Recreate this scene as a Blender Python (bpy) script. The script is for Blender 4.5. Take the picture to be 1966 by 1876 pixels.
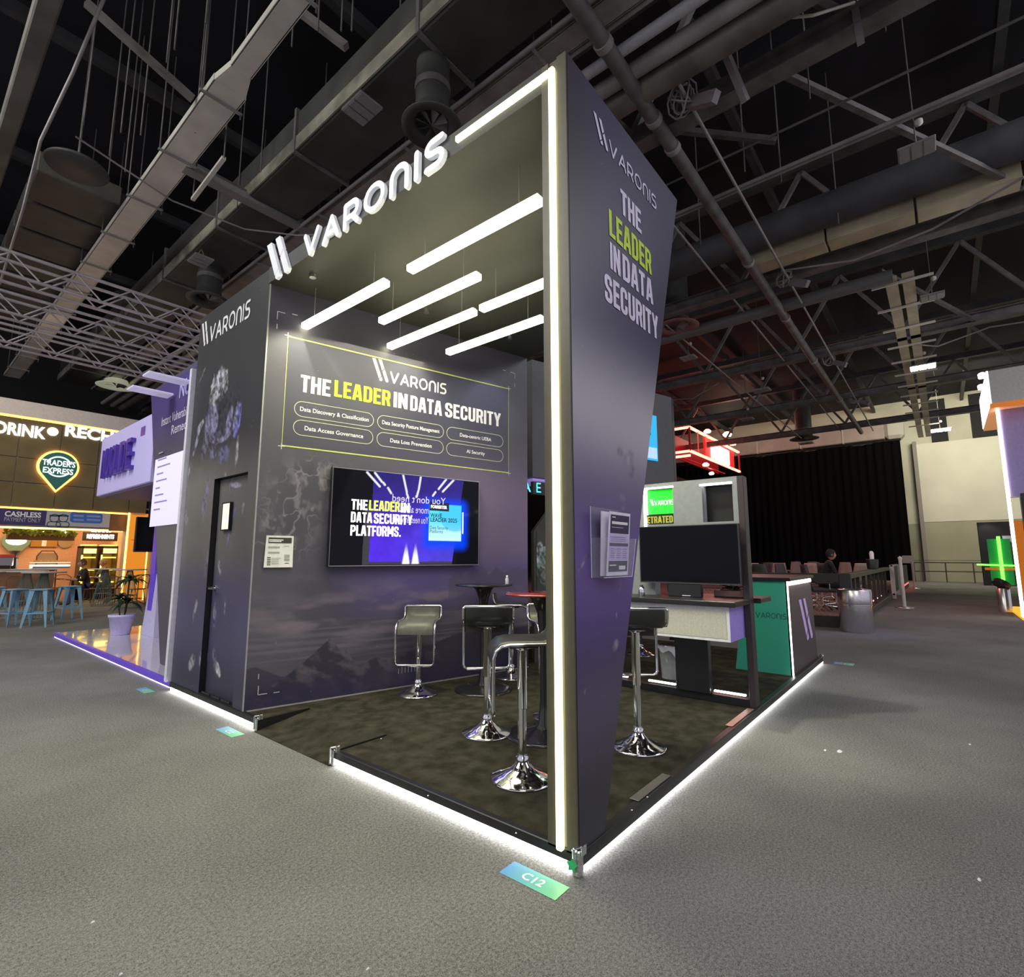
import bpy, math, random
import numpy as np
from mathutils import Vector, Matrix
random.seed(7); rng = np.random.RandomState(5)
for o in list(bpy.data.objects): bpy.data.objects.remove(o)
SC = bpy.context.scene; COL = SC.collection

# ------------------------------------------------------------------ camera
FPX, CX, CY = 999.0, 983.0, 938.0
PITCH = math.atan((1071.0-CY)/FPX)
YAW = math.atan((1813.0-CX)*math.cos(PITCH)/FPX)
fh = Vector((math.cos(YAW), math.sin(YAW), 0)); RT = Vector((math.sin(YAW), -math.cos(YAW), 0))
FW = fh*math.cos(PITCH)+Vector((0,0,1))*math.sin(PITCH)
UP = -fh*math.sin(PITCH)+Vector((0,0,1))*math.cos(PITCH)
CAM = Vector((-2.139, -1.385, 1.4))
cd = bpy.data.cameras.new('camera'); cam = bpy.data.objects.new('camera', cd); COL.objects.link(cam)
m = Matrix((RT, UP, -FW)).transposed().to_4x4(); m.translation = CAM; cam.matrix_world = m
cd.sensor_fit = 'HORIZONTAL'; cd.sensor_width = 36; cd.lens = FPX/1966*36; cd.clip_end = 200; cd.clip_start = .05
SC.camera = cam
# ------------------------------------------------------------------ light
W = bpy.data.worlds.new('hall_air'); SC.world = W; W.use_nodes = True
W.node_tree.nodes['Background'].inputs[0].default_value = (.86,.84,1.0,1)
W.node_tree.nodes['Background'].inputs[1].default_value = .62
SC.view_settings.view_transform = 'Standard'; SC.view_settings.look = 'None'
SC.view_settings.gamma = 1; SC.view_settings.exposure = 0; SC.view_settings.use_curve_mapping = False

def lamp(name, kind, loc, energy, color=(1,1,1), size=.1, sizey=None, target=None, spot=None, blend=.5):
    d = bpy.data.lights.new(name, kind); d.energy = energy; d.color = color
    if kind == 'AREA':
        d.size = size
        if sizey: d.shape = 'RECTANGLE'; d.size_y = sizey
    elif kind in ('POINT','SPOT'): d.shadow_soft_size = size
    if kind == 'SPOT': d.spot_size = math.radians(spot or 90); d.spot_blend = blend
    o = bpy.data.objects.new(name, d); COL.objects.link(o); o.location = loc
    if target is not None:
        o.rotation_euler = (Vector(target)-Vector(loc)).to_track_quat('-Z','Y').to_euler()
    return o
# hall high-bay light coming from behind and beside the visitor
lamp('hall_light','AREA',(-7,-7,9.0),420,(1,.98,.92),6,6,target=(-5,-5,0))
lamp('hall_light','AREA',(8,-9,9.0),560,(.95,.95,1),6,6,target=(9,-6,0))
lamp('hall_light','AREA',(-7,7,9.0),900,(1,1,.9),6,6,target=(-5,7,0))

lamp('hall_light','AREA',(31,-3,9.5),620,(1,.96,.74),3,3,target=(39,-2.2,3.5))
# ------------------------------------------------------------------ pixel -> place helpers
def ray(p): return FW*FPX+RT*(p[0]-CX)-UP*(p[1]-CY)
def at_z(p,z=0.0): d=ray(p); return CAM+d*((z-CAM.z)/d.z)
def at_x(p,x=0.0): d=ray(p); return CAM+d*((x-CAM.x)/d.x)
def at_y(p,y=0.0): d=ray(p); return CAM+d*((y-CAM.y)/d.y)
def at_pl(p,q,n): d=ray(p); return CAM+d*((Vector(q)-CAM).dot(n)/d.dot(n))

# ------------------------------------------------------------------ materials
MATS = {}
def mat(name, col=(.5,.5,.5), rough=.6, metal=0, emit=0, ecol=None, var=.0, scale=20., bump=0., alpha=1, trans=0, col2=None, spec=.5, coat=0):
    if name in MATS: return MATS[name]
    m = bpy.data.materials.new(name); m.use_nodes = True; nt = m.node_tree; b = nt.nodes['Principled BSDF']
    b.inputs['Base Color'].default_value = (*col,1); b.inputs['Roughness'].default_value = rough
    b.inputs['Metallic'].default_value = metal; b.inputs['Specular IOR Level'].default_value = spec
    if coat: b.inputs['Coat Weight'].default_value = coat
    if emit: b.inputs['Emission Color'].default_value = (*(ecol or col),1); b.inputs['Emission Strength'].default_value = emit
    if trans: b.inputs['Transmission Weight'].default_value = trans; b.inputs['IOR'].default_value = 1.45
    if alpha < 1: b.inputs['Alpha'].default_value = alpha
    if not emit or var:
        tc = nt.nodes.new('ShaderNodeTexCoord'); n = nt.nodes.new('ShaderNodeTexNoise')
        n.inputs['Scale'].default_value = scale; n.inputs['Detail'].default_value = 5
        nt.links.new(tc.outputs['Object'], n.inputs['Vector'])
        r = nt.nodes.new('ShaderNodeMix'); r.data_type = 'RGBA'
        v = var if var else .06
        c2 = col2 or tuple(min(1,c*(1+v)) for c in col); c1 = col if col2 else tuple(c*(1-v) for c in col)
        r.inputs['A'].default_value = (*c1,1); r.inputs['B'].default_value = (*c2,1)
        mp = nt.nodes.new('ShaderNodeMapRange'); mp.inputs[1].default_value=.35; mp.inputs[2].default_value=.65
        nt.links.new(n.outputs['Fac'], mp.inputs[0]); nt.links.new(mp.outputs[0], r.inputs['Factor'])
        nt.links.new(r.outputs['Result'], b.inputs['Base Color'])
        if bump:
            bp = nt.nodes.new('ShaderNodeBump'); bp.inputs['Strength'].default_value = bump; bp.inputs['Distance'].default_value=.01
            nt.links.new(n.outputs['Fac'], bp.inputs['Height']); nt.links.new(bp.outputs['Normal'], b.inputs['Normal'])
    MATS[name] = m; return m
def vmat(name, rough=.5, emit=0, spec=.5):
    if name in MATS: return MATS[name]
    m = bpy.data.materials.new(name); m.use_nodes = True; nt = m.node_tree; b = nt.nodes['Principled BSDF']
    a = nt.nodes.new('ShaderNodeAttribute'); a.attribute_name = 'Print'
    nt.links.new(a.outputs['Color'], b.inputs['Base Color']); b.inputs['Roughness'].default_value = rough
    b.inputs['Specular IOR Level'].default_value = spec
    if emit:
        nt.links.new(a.outputs['Color'], b.inputs['Emission Color']); b.inputs['Emission Strength'].default_value = emit
        nt.links.remove(b.inputs['Base Color'].links[0]); b.inputs['Base Color'].default_value=(.002,.002,.002,1)
    MATS[name] = m; return m

# ------------------------------------------------------------------ mesh builder
class MB:
    def __init__(s): s.v=[]; s.f=[]; s.sm=[]
    def add(s, vs, fs, smooth=False):
        o=len(s.v); s.v += [tuple(v) for v in vs]; s.f += [tuple(i+o for i in f) for f in fs]; s.sm += [smooth]*len(fs); return s
    def box(s, a, b, M=None):
        x0,y0,z0=[min(a[i],b[i]) for i in range(3)]; x1,y1,z1=[max(a[i],b[i]) for i in range(3)]
        vs=[(x0,y0,z0),(x1,y0,z0),(x1,y1,z0),(x0,y1,z0),(x0,y0,z1),(x1,y0,z1),(x1,y1,z1),(x0,y1,z1)]
        if M: vs=[M@Vector(v) for v in vs]
        return s.add(vs,[(0,3,2,1),(4,5,6,7),(0,1,5,4),(1,2,6,5),(2,3,7,6),(3,0,4,7)])
    def bbox(s, a, b, r=.01, M=None):   # box with chamfered edges
        lo=[min(a[i],b[i]) for i in range(3)]; hi=[max(a[i],b[i]) for i in range(3)]
        r=min(r, *[(hi[i]-lo[i])*.45 for i in range(3)])
        c=[(lo[i]+hi[i])/2 for i in range(3)]; h=[(hi[i]-lo[i])/2 for i in range(3)]
        vs=[]; idx={}
        for sx in (-1,1):
            for sy in (-1,1):
                for sz in (-1,1):
                    for ax in range(3):
                        p=[sx*h[0],sy*h[1],sz*h[2]]
                        for k in range(3):
                            if k!=ax: p[k]-= (r if p[k]>0 else -r)
                        idx[(sx,sy,sz,ax)]=len(vs); vs.append((p[0]+c[0],p[1]+c[1],p[2]+c[2]))
        fs=[]
        S=(-1,1)
        for ax in range(3):
            o=[k for k in range(3) if k!=ax]
            for sg in S:
                q=[]
                for (u,w) in ((-1,-1),(1,-1),(1,1),(-1,1)):
                    t=[0,0,0]; t[ax]=sg; t[o[0]]=u; t[o[1]]=w; q.append(idx[(*t,ax)])
                fs.append(q)
        for ax in range(3):
            o=[k for k in range(3) if k!=ax]
            for u in S:
                for w in S:
                    t=[0,0,0]; t[o[0]]=u; t[o[1]]=w
                    a0=list(t); a0[ax]=-1; a1=list(t); a1[ax]=1
                    fs.append([idx[(*a0,o[0])],idx[(*a1,o[0])],idx[(*a1,o[1])],idx[(*a0,o[1])]])
        for sx in S:
            for sy in S:
                for sz in S: fs.append([idx[(sx,sy,sz,k)] for k in range(3)])
        if M: vs=[M@Vector(v) for v in vs]
        # fix windings
        C=Vector(c) if not M else M@Vector(c); out=[]
        for f in fs:
            p=[Vector(vs[i]) for i in f]; n=(p[1]-p[0]).cross(p[2]-p[0]); ctr=sum(p,Vector())/len(p)
            out.append(f if n.dot(ctr-C)>=0 else f[::-1])
        return s.add(vs,out)
    def tube(s, pts, r, n=8, closed=False, caps=True, flat=False):
        pts=[Vector(p) for p in pts]; N=len(pts); rings=[]; prev=None
        rr = r if isinstance(r,(list,tuple)) else [r]*N
        for i,p in enumerate(pts):
            if closed: t=(pts[(i+1)%N]-pts[i-1])
            else: t=pts[min(i+1,N-1)]-pts[max(i-1,0)]
            t.normalize()
            if prev is None:
                a=Vector((0,0,1)) if abs(t.z)<.9 else Vector((1,0,0)); u=t.cross(a).normalized()
            else: u=(prev-t*prev.dot(t)).normalized()
            prev=u; w=t.cross(u)
            rings.append([p+(u*math.cos(2*math.pi*(k+.5)/n)+w*math.sin(2*math.pi*(k+.5)/n))*rr[i] for k in range(n)])
        vs=[v for g in rings for v in g]; fs=[]
        for i in range(N if closed else N-1):
            j=(i+1)%N
            for k in range(n): fs.append((i*n+k,i*n+(k+1)%n,j*n+(k+1)%n,j*n+k))
        s.add(vs,fs,not flat)
        if caps and not closed:
            s.add(rings[0],[tuple(range(n))[::-1]]); s.add(rings[-1],[tuple(range(n))])
        return s
    def bar(s, a, b, w, h=None, up=(0,0,1)):     # rectangular bar
        a=Vector(a); b=Vector(b); t=(b-a).normalized(); up=Vector(up)
        if abs(t.dot(up))>.95: up=Vector((1,0,0))
        u=t.cross(up).normalized(); v=u.cross(t); h=h or w
        q=[u*(-w/2)+v*(-h/2),u*(w/2)+v*(-h/2),u*(w/2)+v*(h/2),u*(-w/2)+v*(h/2)]
        return s.add([a+x for x in q]+[b+x for x in q],[(3,2,1,0),(4,5,6,7),(0,1,5,4),(1,2,6,5),(2,3,7,6),(3,0,4,7)])
    def lathe(s, prof, c=(0,0,0), n=24, smooth=True):
        c=Vector(c); vs=[]; fs=[]
        for (r,z) in prof:
            for k in range(n): vs.append(c+Vector((r*math.cos(2*math.pi*k/n),r*math.sin(2*math.pi*k/n),z)))
        for i in range(len(prof)-1):
            for k in range(n): fs.append((i*n+k,i*n+(k+1)%n,(i+1)*n+(k+1)%n,(i+1)*n+k))
        s.add(vs,fs,smooth)
        for i,rev in ((0,True),(len(prof)-1,False)):
            if prof[i][0]>1e-4:
                s.add(vs[i*n:(i+1)*n],[tuple(range(n))[::-1] if rev else tuple(range(n))])
        return s
    def prism(s, pts, d):
        pts=[Vector(p) for p in pts]; d=Vector(d); n=len(pts)
        nn=Vector()
        for i in range(n): nn+=pts[i].cross(pts[(i+1)%n])
        if nn.dot(d)>0: pts=pts[::-1]
        vs=pts+[p+d for p in pts]
        fs=[tuple(range(n)),tuple(range(2*n-1,n-1,-1))]+[(i,i+n,(i+1)%n+n,(i+1)%n) for i in range(n)]
        return s.add(vs,fs)
    def plate(s, pts): return s.add(pts,[tuple(range(len(pts)))])
    def build(s, name, m, parent=None, world=True, **kw):
        me=bpy.data.meshes.new(name); v=s.v
        if parent is not None and world:
            L=WLOC(parent); v=[(a[0]-L.x,a[1]-L.y,a[2]-L.z) for a in v]
        me.from_pydata(v,[],s.f); me.polygons.foreach_set('use_smooth',s.sm); me.update()
        if m: me.materials.append(m)
        o=bpy.data.objects.new(name,me); COL.objects.link(o)
        if parent is not None: o.parent=parent
        for k,x in kw.items(): o[k]=x
        return o
def WLOC(o):
    L=o.location.copy()
    while o.parent: o=o.parent; L+=o.location
    return L
def thing(name,label,cat,loc=(0,0,0),rz=0,group=None,kind=None):
    o=bpy.data.objects.new(name,None); COL.objects.link(o); o.empty_display_size=.1
    o.location=loc; o.rotation_euler=(0,0,rz); o['label']=label; o['category']=cat
    if group: o['group']=group
    if kind: o['kind']=kind
    return o
def tag(o,label,cat,group=None,kind=None):
    o['label']=label; o['category']=cat
    if group:o['group']=group
    if kind:o['kind']=kind
    return o
def struct(o): o['kind']='structure'; return o
def dup(r,loc,rz=0,label=None,group=None):
    c=r.copy(); COL.objects.link(c); c.location=loc; c.rotation_euler=(0,0,rz)
    if label:c['label']=label
    if group:c['group']=group
    for ch in r.children:
        d=ch.copy(); COL.objects.link(d); d.parent=c
        for g in ch.children:
            e=g.copy(); COL.objects.link(e); e.parent=d
    return c
def share(o,loc,rot=None,parent=None,label=None):
    c=o.copy(); COL.objects.link(c); c.location=loc
    if rot is not None: c.rotation_euler=rot
    if parent is not None: c.parent=parent
    if label: c['label']=label
    return c

# ------------------------------------------------------------------ flat print: text and logo
TX={}
def text2d(s,bold=0.0):
    k=(s,bold)
    if k in TX: return TX[k]
    c=bpy.data.curves.new('t','FONT'); c.body=s; c.size=1; c.offset=bold; c.resolution_u=3; c.fill_mode='FRONT'
    o=bpy.data.objects.new('t',c); COL.objects.link(o)
    dg=bpy.context.evaluated_depsgraph_get(); me=bpy.data.meshes.new_from_object(o.evaluated_get(dg))
    v=np.array([x.co[:2] for x in me.vertices]); f=[tuple(p.vertices) for p in me.polygons]
    bpy.data.objects.remove(o); bpy.data.meshes.remove(me)
    TX[k]=(v,f); return TX[k]
class Plane:      # a flat surface to print on: origin, right, up, normal towards the reader
    def __init__(s,o,u,v=(0,0,1),n=None):
        s.o=Vector(o); s.u=Vector(u).normalized(); s.v=Vector(v).normalized(); s.n=Vector(n).normalized() if n else s.u.cross(s.v).normalized()
    def P(s,a,b,d=0): return s.o+s.u*a+s.v*b+s.n*d
    def uv(s,px,d=0): q=at_pl(px,s.o+s.n*d,s.n)-s.o; return q.dot(s.u),q.dot(s.v)
def put_text(mb,pl,s,x,y,h,w=None,d=.002,bold=0.,align='L',depth=0,mirror=False,rot=0):
    v,f=text2d(s,bold); cap=text2d('H',bold)[0]; hh=cap[:,1].max()-cap[:,1].min(); sc=h/hh
    lo=v[:,0].min(); wid=v[:,0].max()-lo; sx=(w/wid) if w else sc
    if mirror: V=(wid-(v[:,0]-lo))*sx
    else: V=(v[:,0]-lo)*sx
    Wd=wid*sx; off={'L':0,'C':-Wd/2,'R':-Wd}[align]
    pts=[pl.P(x+off+a,y+b*sc,d) for a,b in zip(V,v[:,1])]
    mb.add(pts,f); return Wd
def cap_poly(pts,w,n=6):
    pts=[Vector((p[0],p[1])) for p in pts]; N=len(pts); L=[];R=[]
    for i in range(N):
        t=(pts[min(i+1,N-1)]-pts[max(i-1,0)]).normalized(); nn=Vector((-t.y,t.x))
        L.append(pts[i]+nn*w/2); R.append(pts[i]-nn*w/2)
    t1=(pts[-1]-pts[-2]).normalized(); t0=(pts[0]-pts[1]).normalized(); out=list(L)
    a=math.atan2((L[-1]-pts[-1]).y,(L[-1]-pts[-1]).x)
    out+=[pts[-1]+Vector((math.cos(a-math.pi*k/n),math.sin(a-math.pi*k/n)))*w/2 for k in range(1,n)]
    out+=R[::-1]
    a=math.atan2((R[0]-pts[0]).y,(R[0]-pts[0]).x)
    out+=[pts[0]+Vector((math.cos(a-math.pi*k/n),math.sin(a-math.pi*k/n)))*w/2 for k in range(1,n)]
    return out
def arc(cx,cy,rx,ry,a0,a1,n=10): return [(cx+rx*math.cos(math.radians(a0+(a1-a0)*k/n)),cy+ry*math.sin(math.radians(a0+(a1-a0)*k/n))) for k in range(n+1)]
GL={'V':(.86,[[(0,1),(.4,0)],[(.4,0),(.86,1)]]),
 'A':(.86,[[(0,0),(.46,1)],[(.46,1),(.86,0)],[(.3,.3),(.72,.3)]]),
 'R':(.72,[[(0,0),(0,1)],[(0,1),(.42,1)]+arc(.42,.69,.28,.31,90,-90)+[(.0,.38)],[(.42,.38),(.72,0)]]),
 'O':(.9,[arc(.45,.5,.45,.5,0,360,28)]),
 'n':(.72,[[(0,0),(0,.6)]+arc(.36,.6,.36,.4,180,0,12)+[(.72,0)]]),
 'I':(.0,[[(0,0),(0,1)]]),
 'S':(.66,[[(.62,1),(.27,1)]+arc(.27,.76,.25,.24,90,270,9)+[(.40,.52)]+arc(.40,.26,.26,.26,90,-90,9)+[(.02,0)]])}
MARK=[[(0,1),(.21,1),(.61,.20),(.47,.06)],[(.49,.02),(.63,.16),(.70,.02),(.66,-.03),(.54,-.05)],
      [(.40,1),(.60,1),(.79,.62),(.655,.48)],[(.68,.43),(.815,.57),(1.09,.02),(1.04,-.05),(.93,-.05),(.905,-.02)]]
def logo(mbs,pl,x,y,h,gap=.30,d=.002,depth=0,sx=1.0,mark=True,wt=.17,letters='VARONIS',markh=1.5):
    """mbs: function(kind)->MB for each glyph"""
    cx=x; cnt=[0]
    def poly(mb,pts):
        cnt[0]+=1; e_=.00035*(cnt[0]%5); q=[pl.P(a,b,d+e_) for a,b in pts]
        if depth: mb.prism([pl.P(a,b,0) for a,b in pts],pl.n*(depth+e_))
        else: mb.plate(q)
    if mark:
        mb=mbs('mark'); mh=h*markh
        for p in MARK: poly(mb,[(cx+a*mh*sx,y+.05*mh+b*mh*.95) for a,b in p])
        cx+=mh*1.09*sx+h*.18*sx
    for ch in letters:
        g='n' if ch=='N' else ch
        w,strokes=GL[g]; mb=mbs(ch)
        for st in strokes:
            pts=[(cx+(a+wt/2)*h*sx,y+(wt/2+b*(1-wt))*h) for a,b in st]
            if g=='O':
                n=len(pts)-1; c0=(cx+(w/2+wt/2)*h*sx,y+.5*h)
                for k in range(n):
                    a,b=pts[k],pts[k+1]
                    f1=1+wt*.5/.46; f2=1-wt*.5/.46
                    S=lambda p,f:(c0[0]+(p[0]-c0[0])*f,c0[1]+(p[1]-c0[1])*f)
                    poly(mb,[S(a,f1),S(b,f1),S(b,f2),S(a,f2)])
            else: poly(mb,cap_poly(pts,wt*h*(sx if len(pts)==2 and g=='I' else (1+sx)/2)))
        cx+=(w+wt+gap*.6)*h*sx
    return cx
def rrect(x0,y0,x1,y1,r,n=6):
    return arc(x1-r,y1-r,r,r,0,90,n)+arc(x0+r,y1-r,r,r,90,180,n)+arc(x0+r,y0+r,r,r,180,270,n)+arc(x1-r,y0+r,r,r,270,360,n)
def outline(mb,pl,pts,w,d=.002):
    c=(sum(p[0] for p in pts)/len(pts),sum(p[1] for p in pts)/len(pts)); n=len(pts); ins=[]
    for i in range(n):
        a=Vector(pts[i-1]);b=Vector(pts[(i+1)%n]); t=(b-a)
        t=t.normalized() if t.length>1e-9 else Vector((1,0)); ins.append((pts[i][0]-t.y*w,pts[i][1]+t.x*w))
    vs=[pl.P(a,b,d) for a,b in pts]+[pl.P(a,b,d) for a,b in ins]
    mb.add(vs,[(i,(i+1)%n,n+(i+1)%n,n+i) for i in range(n)])
def rect(mb,pl,x0,y0,x1,y1,d=.002): mb.plate([pl.P(x0,y0,d),pl.P(x1,y0,d),pl.P(x1,y1,d),pl.P(x0,y1,d)])

# ---- condensed poster lettering built from strokes
def _rc(pts,r):   # round the corners of a polyline
    out=[pts[0]]
    for i in range(1,len(pts)-1):
        p=Vector(pts[i]);a=(Vector(pts[i-1])-p);c=(Vector(pts[i+1])-p); ra=min(r,a.length*.5);rc=min(r,c.length*.5); a.normalize();c.normalize()
        A=p+a*ra;C=p+c*rc
        for k in range(6): t=k/5; out.append(tuple(A*(1-t)**2+p*2*t*(1-t)+C*t*t))
    out.append(pts[-1]); return out
_c=.085; _w=.46; _x0,_x1,_y0,_y1=_c,_w-_c,_c*.95,1-_c*.95
CG={'T':(.42,[[(0,_y1),(.42,_y1)],[(.21,0),(.21,1)]]),'H':(_w,[[(_x0,0),(_x0,1)],[(_x1,0),(_x1,1)],[(_x0,.52),(_x1,.52)]]),
'E':(.40,[[(_x0,0),(_x0,1)],[(0,_y1),(.40,_y1)],[(0,.51),(.36,.51)],[(0,_y0),(.40,_y0)]]),'L':(.38,[[(_x0,0),(_x0,1)],[(0,_y0),(.38,_y0)]]),
'F':(.38,[[(_x0,0),(_x0,1)],[(0,_y1),(.38,_y1)],[(0,.50),(.35,.50)]]),
'A':(.50,[[(.075,0),(.21,1)],[(.425,0),(.29,1)],[(.12,.28),(.38,.28)],[(.17,.925),(.33,.925)]]),
'D':(_w,[[(_x0,0),(_x0,1)],_rc([(_x0,_y1),(_x1,_y1),(_x1,_y0),(_x0,_y0)],.16)]),'R':(_w,[[(_x0,0),(_x0,1)],_rc([(_x0,_y1),(_x1,_y1),(_x1,.47),(_x0,.47)],.14),[(.30,.47),(_x1+.01,0)]]),
'P':(_w,[[(_x0,0),(_x0,1)],_rc([(_x0,_y1),(_x1,_y1),(_x1,.44),(_x0,.44)],.14)]),
'I':(.17,[[(_c,0),(_c,1)]]),'N':(.48,[[(_x0,0),(_x0,1)],[(.48-_c,0),(.48-_c,1)],[(_x0+.0,1),(.48-_c,.0)]]),'M':(.60,[[(_x0,0),(_x0,1)],[(.60-_c,0),(.60-_c,1)],[(_x0+.02,.98),(.30,.25)],[(.58-_c,.98),(.30,.25)]]),
'S':(_w,[_rc([(_x1,.66),(_x1,_y1),(_x0,_y1),(_x0,.57),(_x1,.43),(_x1,_y0),(_x0,_y0),(_x0,.34)],.13)]),'C':(_w,[_rc([(_x1,.64),(_x1,_y1),(_x0,_y1),(_x0,_y0),(_x1,_y0),(_x1,.36)],.16)]),
'O':(_w,[_rc([(.23,_y1),(_x1,_y1),(_x1,_y0),(_x0,_y0),(_x0,_y1),(.23,_y1)],.16)]),'U':(_w,[_rc([(_x0,1),(_x0,_y0),(_x1,_y0),(_x1,1)],.16)]),
'Y':(.48,[[(.07,1),(.24,.42)],[(.41,1),(.24,.42)],[(.24,0),(.24,.45)]]),'.':(.17,[[(_c,0),(_c,.17)]])}
def cond_text(mb,pl,s,x,y,h,w,d=.003,th=.165,gap=.055):
    tot=sum(CG[c][0] for c in s)+gap*(len(s)-1); sx=w/tot; cx=x
    for c in s:
        for si,st in enumerate(CG[c][1]):
            d_=d+.0005*si
            pts=[Vector(p) for p in st]; n=len(pts); L=[];R=[]
            for i in range(n):
                t=(pts[min(i+1,n-1)]-pts[max(i-1,0)]).normalized(); nn=Vector((-t.y,t.x))*th/2; L.append(pts[i]+nn); R.append(pts[i]-nn)
            vs=[]
            for a,b_ in zip(L,R):
                for q in (a,b_): vs.append(pl.P(cx+min(max(q.x,-.01),CG[c][0]+.01)*sx,y+min(max(q.y,0),1)*h,d_))
            mb.add(vs,[(2*i,2*i+1,2*i+3,2*i+2) for i in range(n-1)])
        cx+=(CG[c][0]+gap)*sx

# value noise for printed murals
def vnoise(x,y,seed=0):
    r=np.random.RandomState(seed); T=r.rand(256,256)
    xi=np.floor(x).astype(int);yi=np.floor(y).astype(int);fx=x-xi;fy=y-yi;fx=fx*fx*(3-2*fx);fy=fy*fy*(3-2*fy)
    a=T[xi%256,yi%256];b=T[(xi+1)%256,yi%256];c=T[xi%256,(yi+1)%256];d=T[(xi+1)%256,(yi+1)%256]
    return (a*(1-fx)+b*fx)*(1-fy)+(c*(1-fx)+d*fx)*fy
def fbm(x,y,o=5,seed=0):
    s=0;a=.5
    for k in range(o): s=s+a*vnoise(x*2**k,y*2**k,seed+k); a*=.5
    return s
def printed(name,pl,u0,u1,v0,v1,nu,nv,func,m,parent=None,d=.0,clip=None):
    us=np.linspace(u0,u1,nu);vs=np.linspace(v0,v1,nv);U,V=np.meshgrid(us,vs)
    if clip: 
        lo,hi=clip(V); U=lo+(U-u0)/(u1-u0)*(hi-lo)
    o,u,v,n=[np.array(q) for q in (pl.o,pl.u,pl.v,pl.n)]
    P=o+U[...,None]*u+V[...,None]*v+n*d
    if parent is not None: P=P-np.array(WLOC(parent))
    P=P.reshape(-1,3); i=np.arange(nu*nv).reshape(nv,nu)
    F=np.stack([i[:-1,:-1],i[:-1,1:],i[1:,1:],i[1:,:-1]],-1).reshape(-1,4)
    me=bpy.data.meshes.new(name); me.vertices.add(len(P)); me.vertices.foreach_set('co',P.ravel())
    me.loops.add(F.size); me.loops.foreach_set('vertex_index',F.ravel().astype(np.int32))
    me.polygons.add(len(F)); me.polygons.foreach_set('loop_start',np.arange(0,F.size,4,dtype=np.int32)); me.polygons.foreach_set('loop_total',np.full(len(F),4,dtype=np.int32))
    me.update(calc_edges=True)
    C=np.clip(func(U,V),0,1).reshape(-1,3); C=np.concatenate([C,np.ones((len(C),1))],1).astype(np.float32)
    a=me.color_attributes.new('Print','FLOAT_COLOR','POINT'); a.data.foreach_set('color',C.ravel())
    me.materials.append(m); ob=bpy.data.objects.new(name,me); COL.objects.link(ob)
    if parent is not None: ob.parent=parent
    return ob
def mixc(A,B,t): t=np.clip(t,0,1)[...,None]; return A*(1-t)+np.array(B)*t
def sstep(a,b,x): t=np.clip((x-a)/(b-a),0,1); return t*t*(3-2*t)

# =================================================================== THE BOOTH
PZ=.08                                   # platform height
BLK=mat('black_trim',(.012,.012,.013),.38)
DARK=mat('graphite_laminate',(.028,.028,.031),.42,var=.05,scale=3)
CANO=mat('canopy_black',(.036,.037,.034),.55)
WHITE=mat('white_vinyl',(.9,.9,.92),.4)
LIME=mat('lime_vinyl',(.62,.86,.03),.4)
CHROME=mat('chrome',(.82,.82,.84),.09,metal=1,var=.01)
STEELB=mat('brushed_steel',(.62,.61,.62),.28,metal=1,var=.08,scale=60)
LEDW=mat('led_white',(1,1,1),emit=6.5,ecol=(1,.99,.97))
LEDY=mat('led_warm',(1,1,1),emit=5.0,ecol=(1,.93,.52))
FIXE=mat('fixture_diffuser',(1,1,1),emit=11,ecol=(1,.94,.6))
PLUSH=mat('plush_carpet',(.030,.028,.018),.95,col2=(.062,.058,.042),scale=9,bump=.5,var=.4,spec=.1)
RM=.452; RY0,RY1=1.95,3.05              # ramp
PX1,PY1=6.06,5.08
plat=thing('booth_platform','low carpeted booth platform edged in black over a glowing white light strip','platform',(0,0,0))
b=MB(); b.box((.03,.03,.012),(PX1,RY0,PZ)); b.box((RM,RY0,.012),(PX1,RY1,PZ)); b.box((.03,RY1,.012),(PX1,PY1,PZ)); b.build('carpet_deck',PLUSH,plat)
b=MB(); b.add([(-.04,RY0,.004),(-.04,RY1,.004),(RM,RY1,PZ+.001),(RM,RY0,PZ+.001),(-.04,RY0,0),(-.04,RY1,0),(RM,RY1,0),(RM,RY0,0)],
  [(0,3,2,1),(4,5,6,7),(0,4,7,3),(1,2,6,5),(0,1,5,4)]); b.build('entrance_ramp',PLUSH,plat)
for (x0,y0,x1,y1,zl) in ((-.012,-.012,.03,RY0,.042),(-.012,RY1,.03,PY1,.042),(.0,-.022,PX1,.03,.03)):
    MB().bbox((x0,y0,zl),(x1,y1,PZ+.012),.004).build('edge_trim',BLK,plat)
for (y0,y1) in ((0,RY0),(RY1,PY1)):
    MB().box((-.004,y0+.01,.006),(.012,y1-.01,.04)).build('light_strip',mat('led_platform',(1,1,1),emit=15,ecol=(1,.99,.96)),plat,label='white light strip under the edge')
MB().box((.03,.001,.015),(PX1-.02,.02,.029)).build('light_strip',mat('led_under',(1,1,1),emit=24,ecol=(1,.99,.97)),plat,label='light strip hidden below the right edge')
for (y,s) in ((RY0,-1),(RY1,1)):
    b=MB(); b.box((-.02,y-.012 if s>0 else y-.002,.0),(RM-.02,y+.002 if s>0 else y+.012,PZ+.01)); b.build('ramp_side',BLK,plat)
def bracket(x,y):
    b=MB(); b.bbox((x-.03,y-.03,.0),(x+.012,y+.012,PZ+.03),.006)
    for k in range(3): b.tube([(x-.01+.012*k,y-.035,PZ+.01),(x-.01+.012*k,y-.035,PZ+.05)],.006,6)
    b.tube([(x-.04,y-.01,.02),(x-.04,y-.01,PZ+.04)],.007,6); b.tube([(x-.04,y-.01,PZ+.04),(x+.01,y-.04,PZ+.045)],.006,6)
    b.build('corner_bracket',CHROME,plat,label='chrome corner connector')
bracket(0,0); bracket(0,RY0); bracket(0,RY1+.02); bracket(PX1,0)
star=MB(); pts=[]
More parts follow.
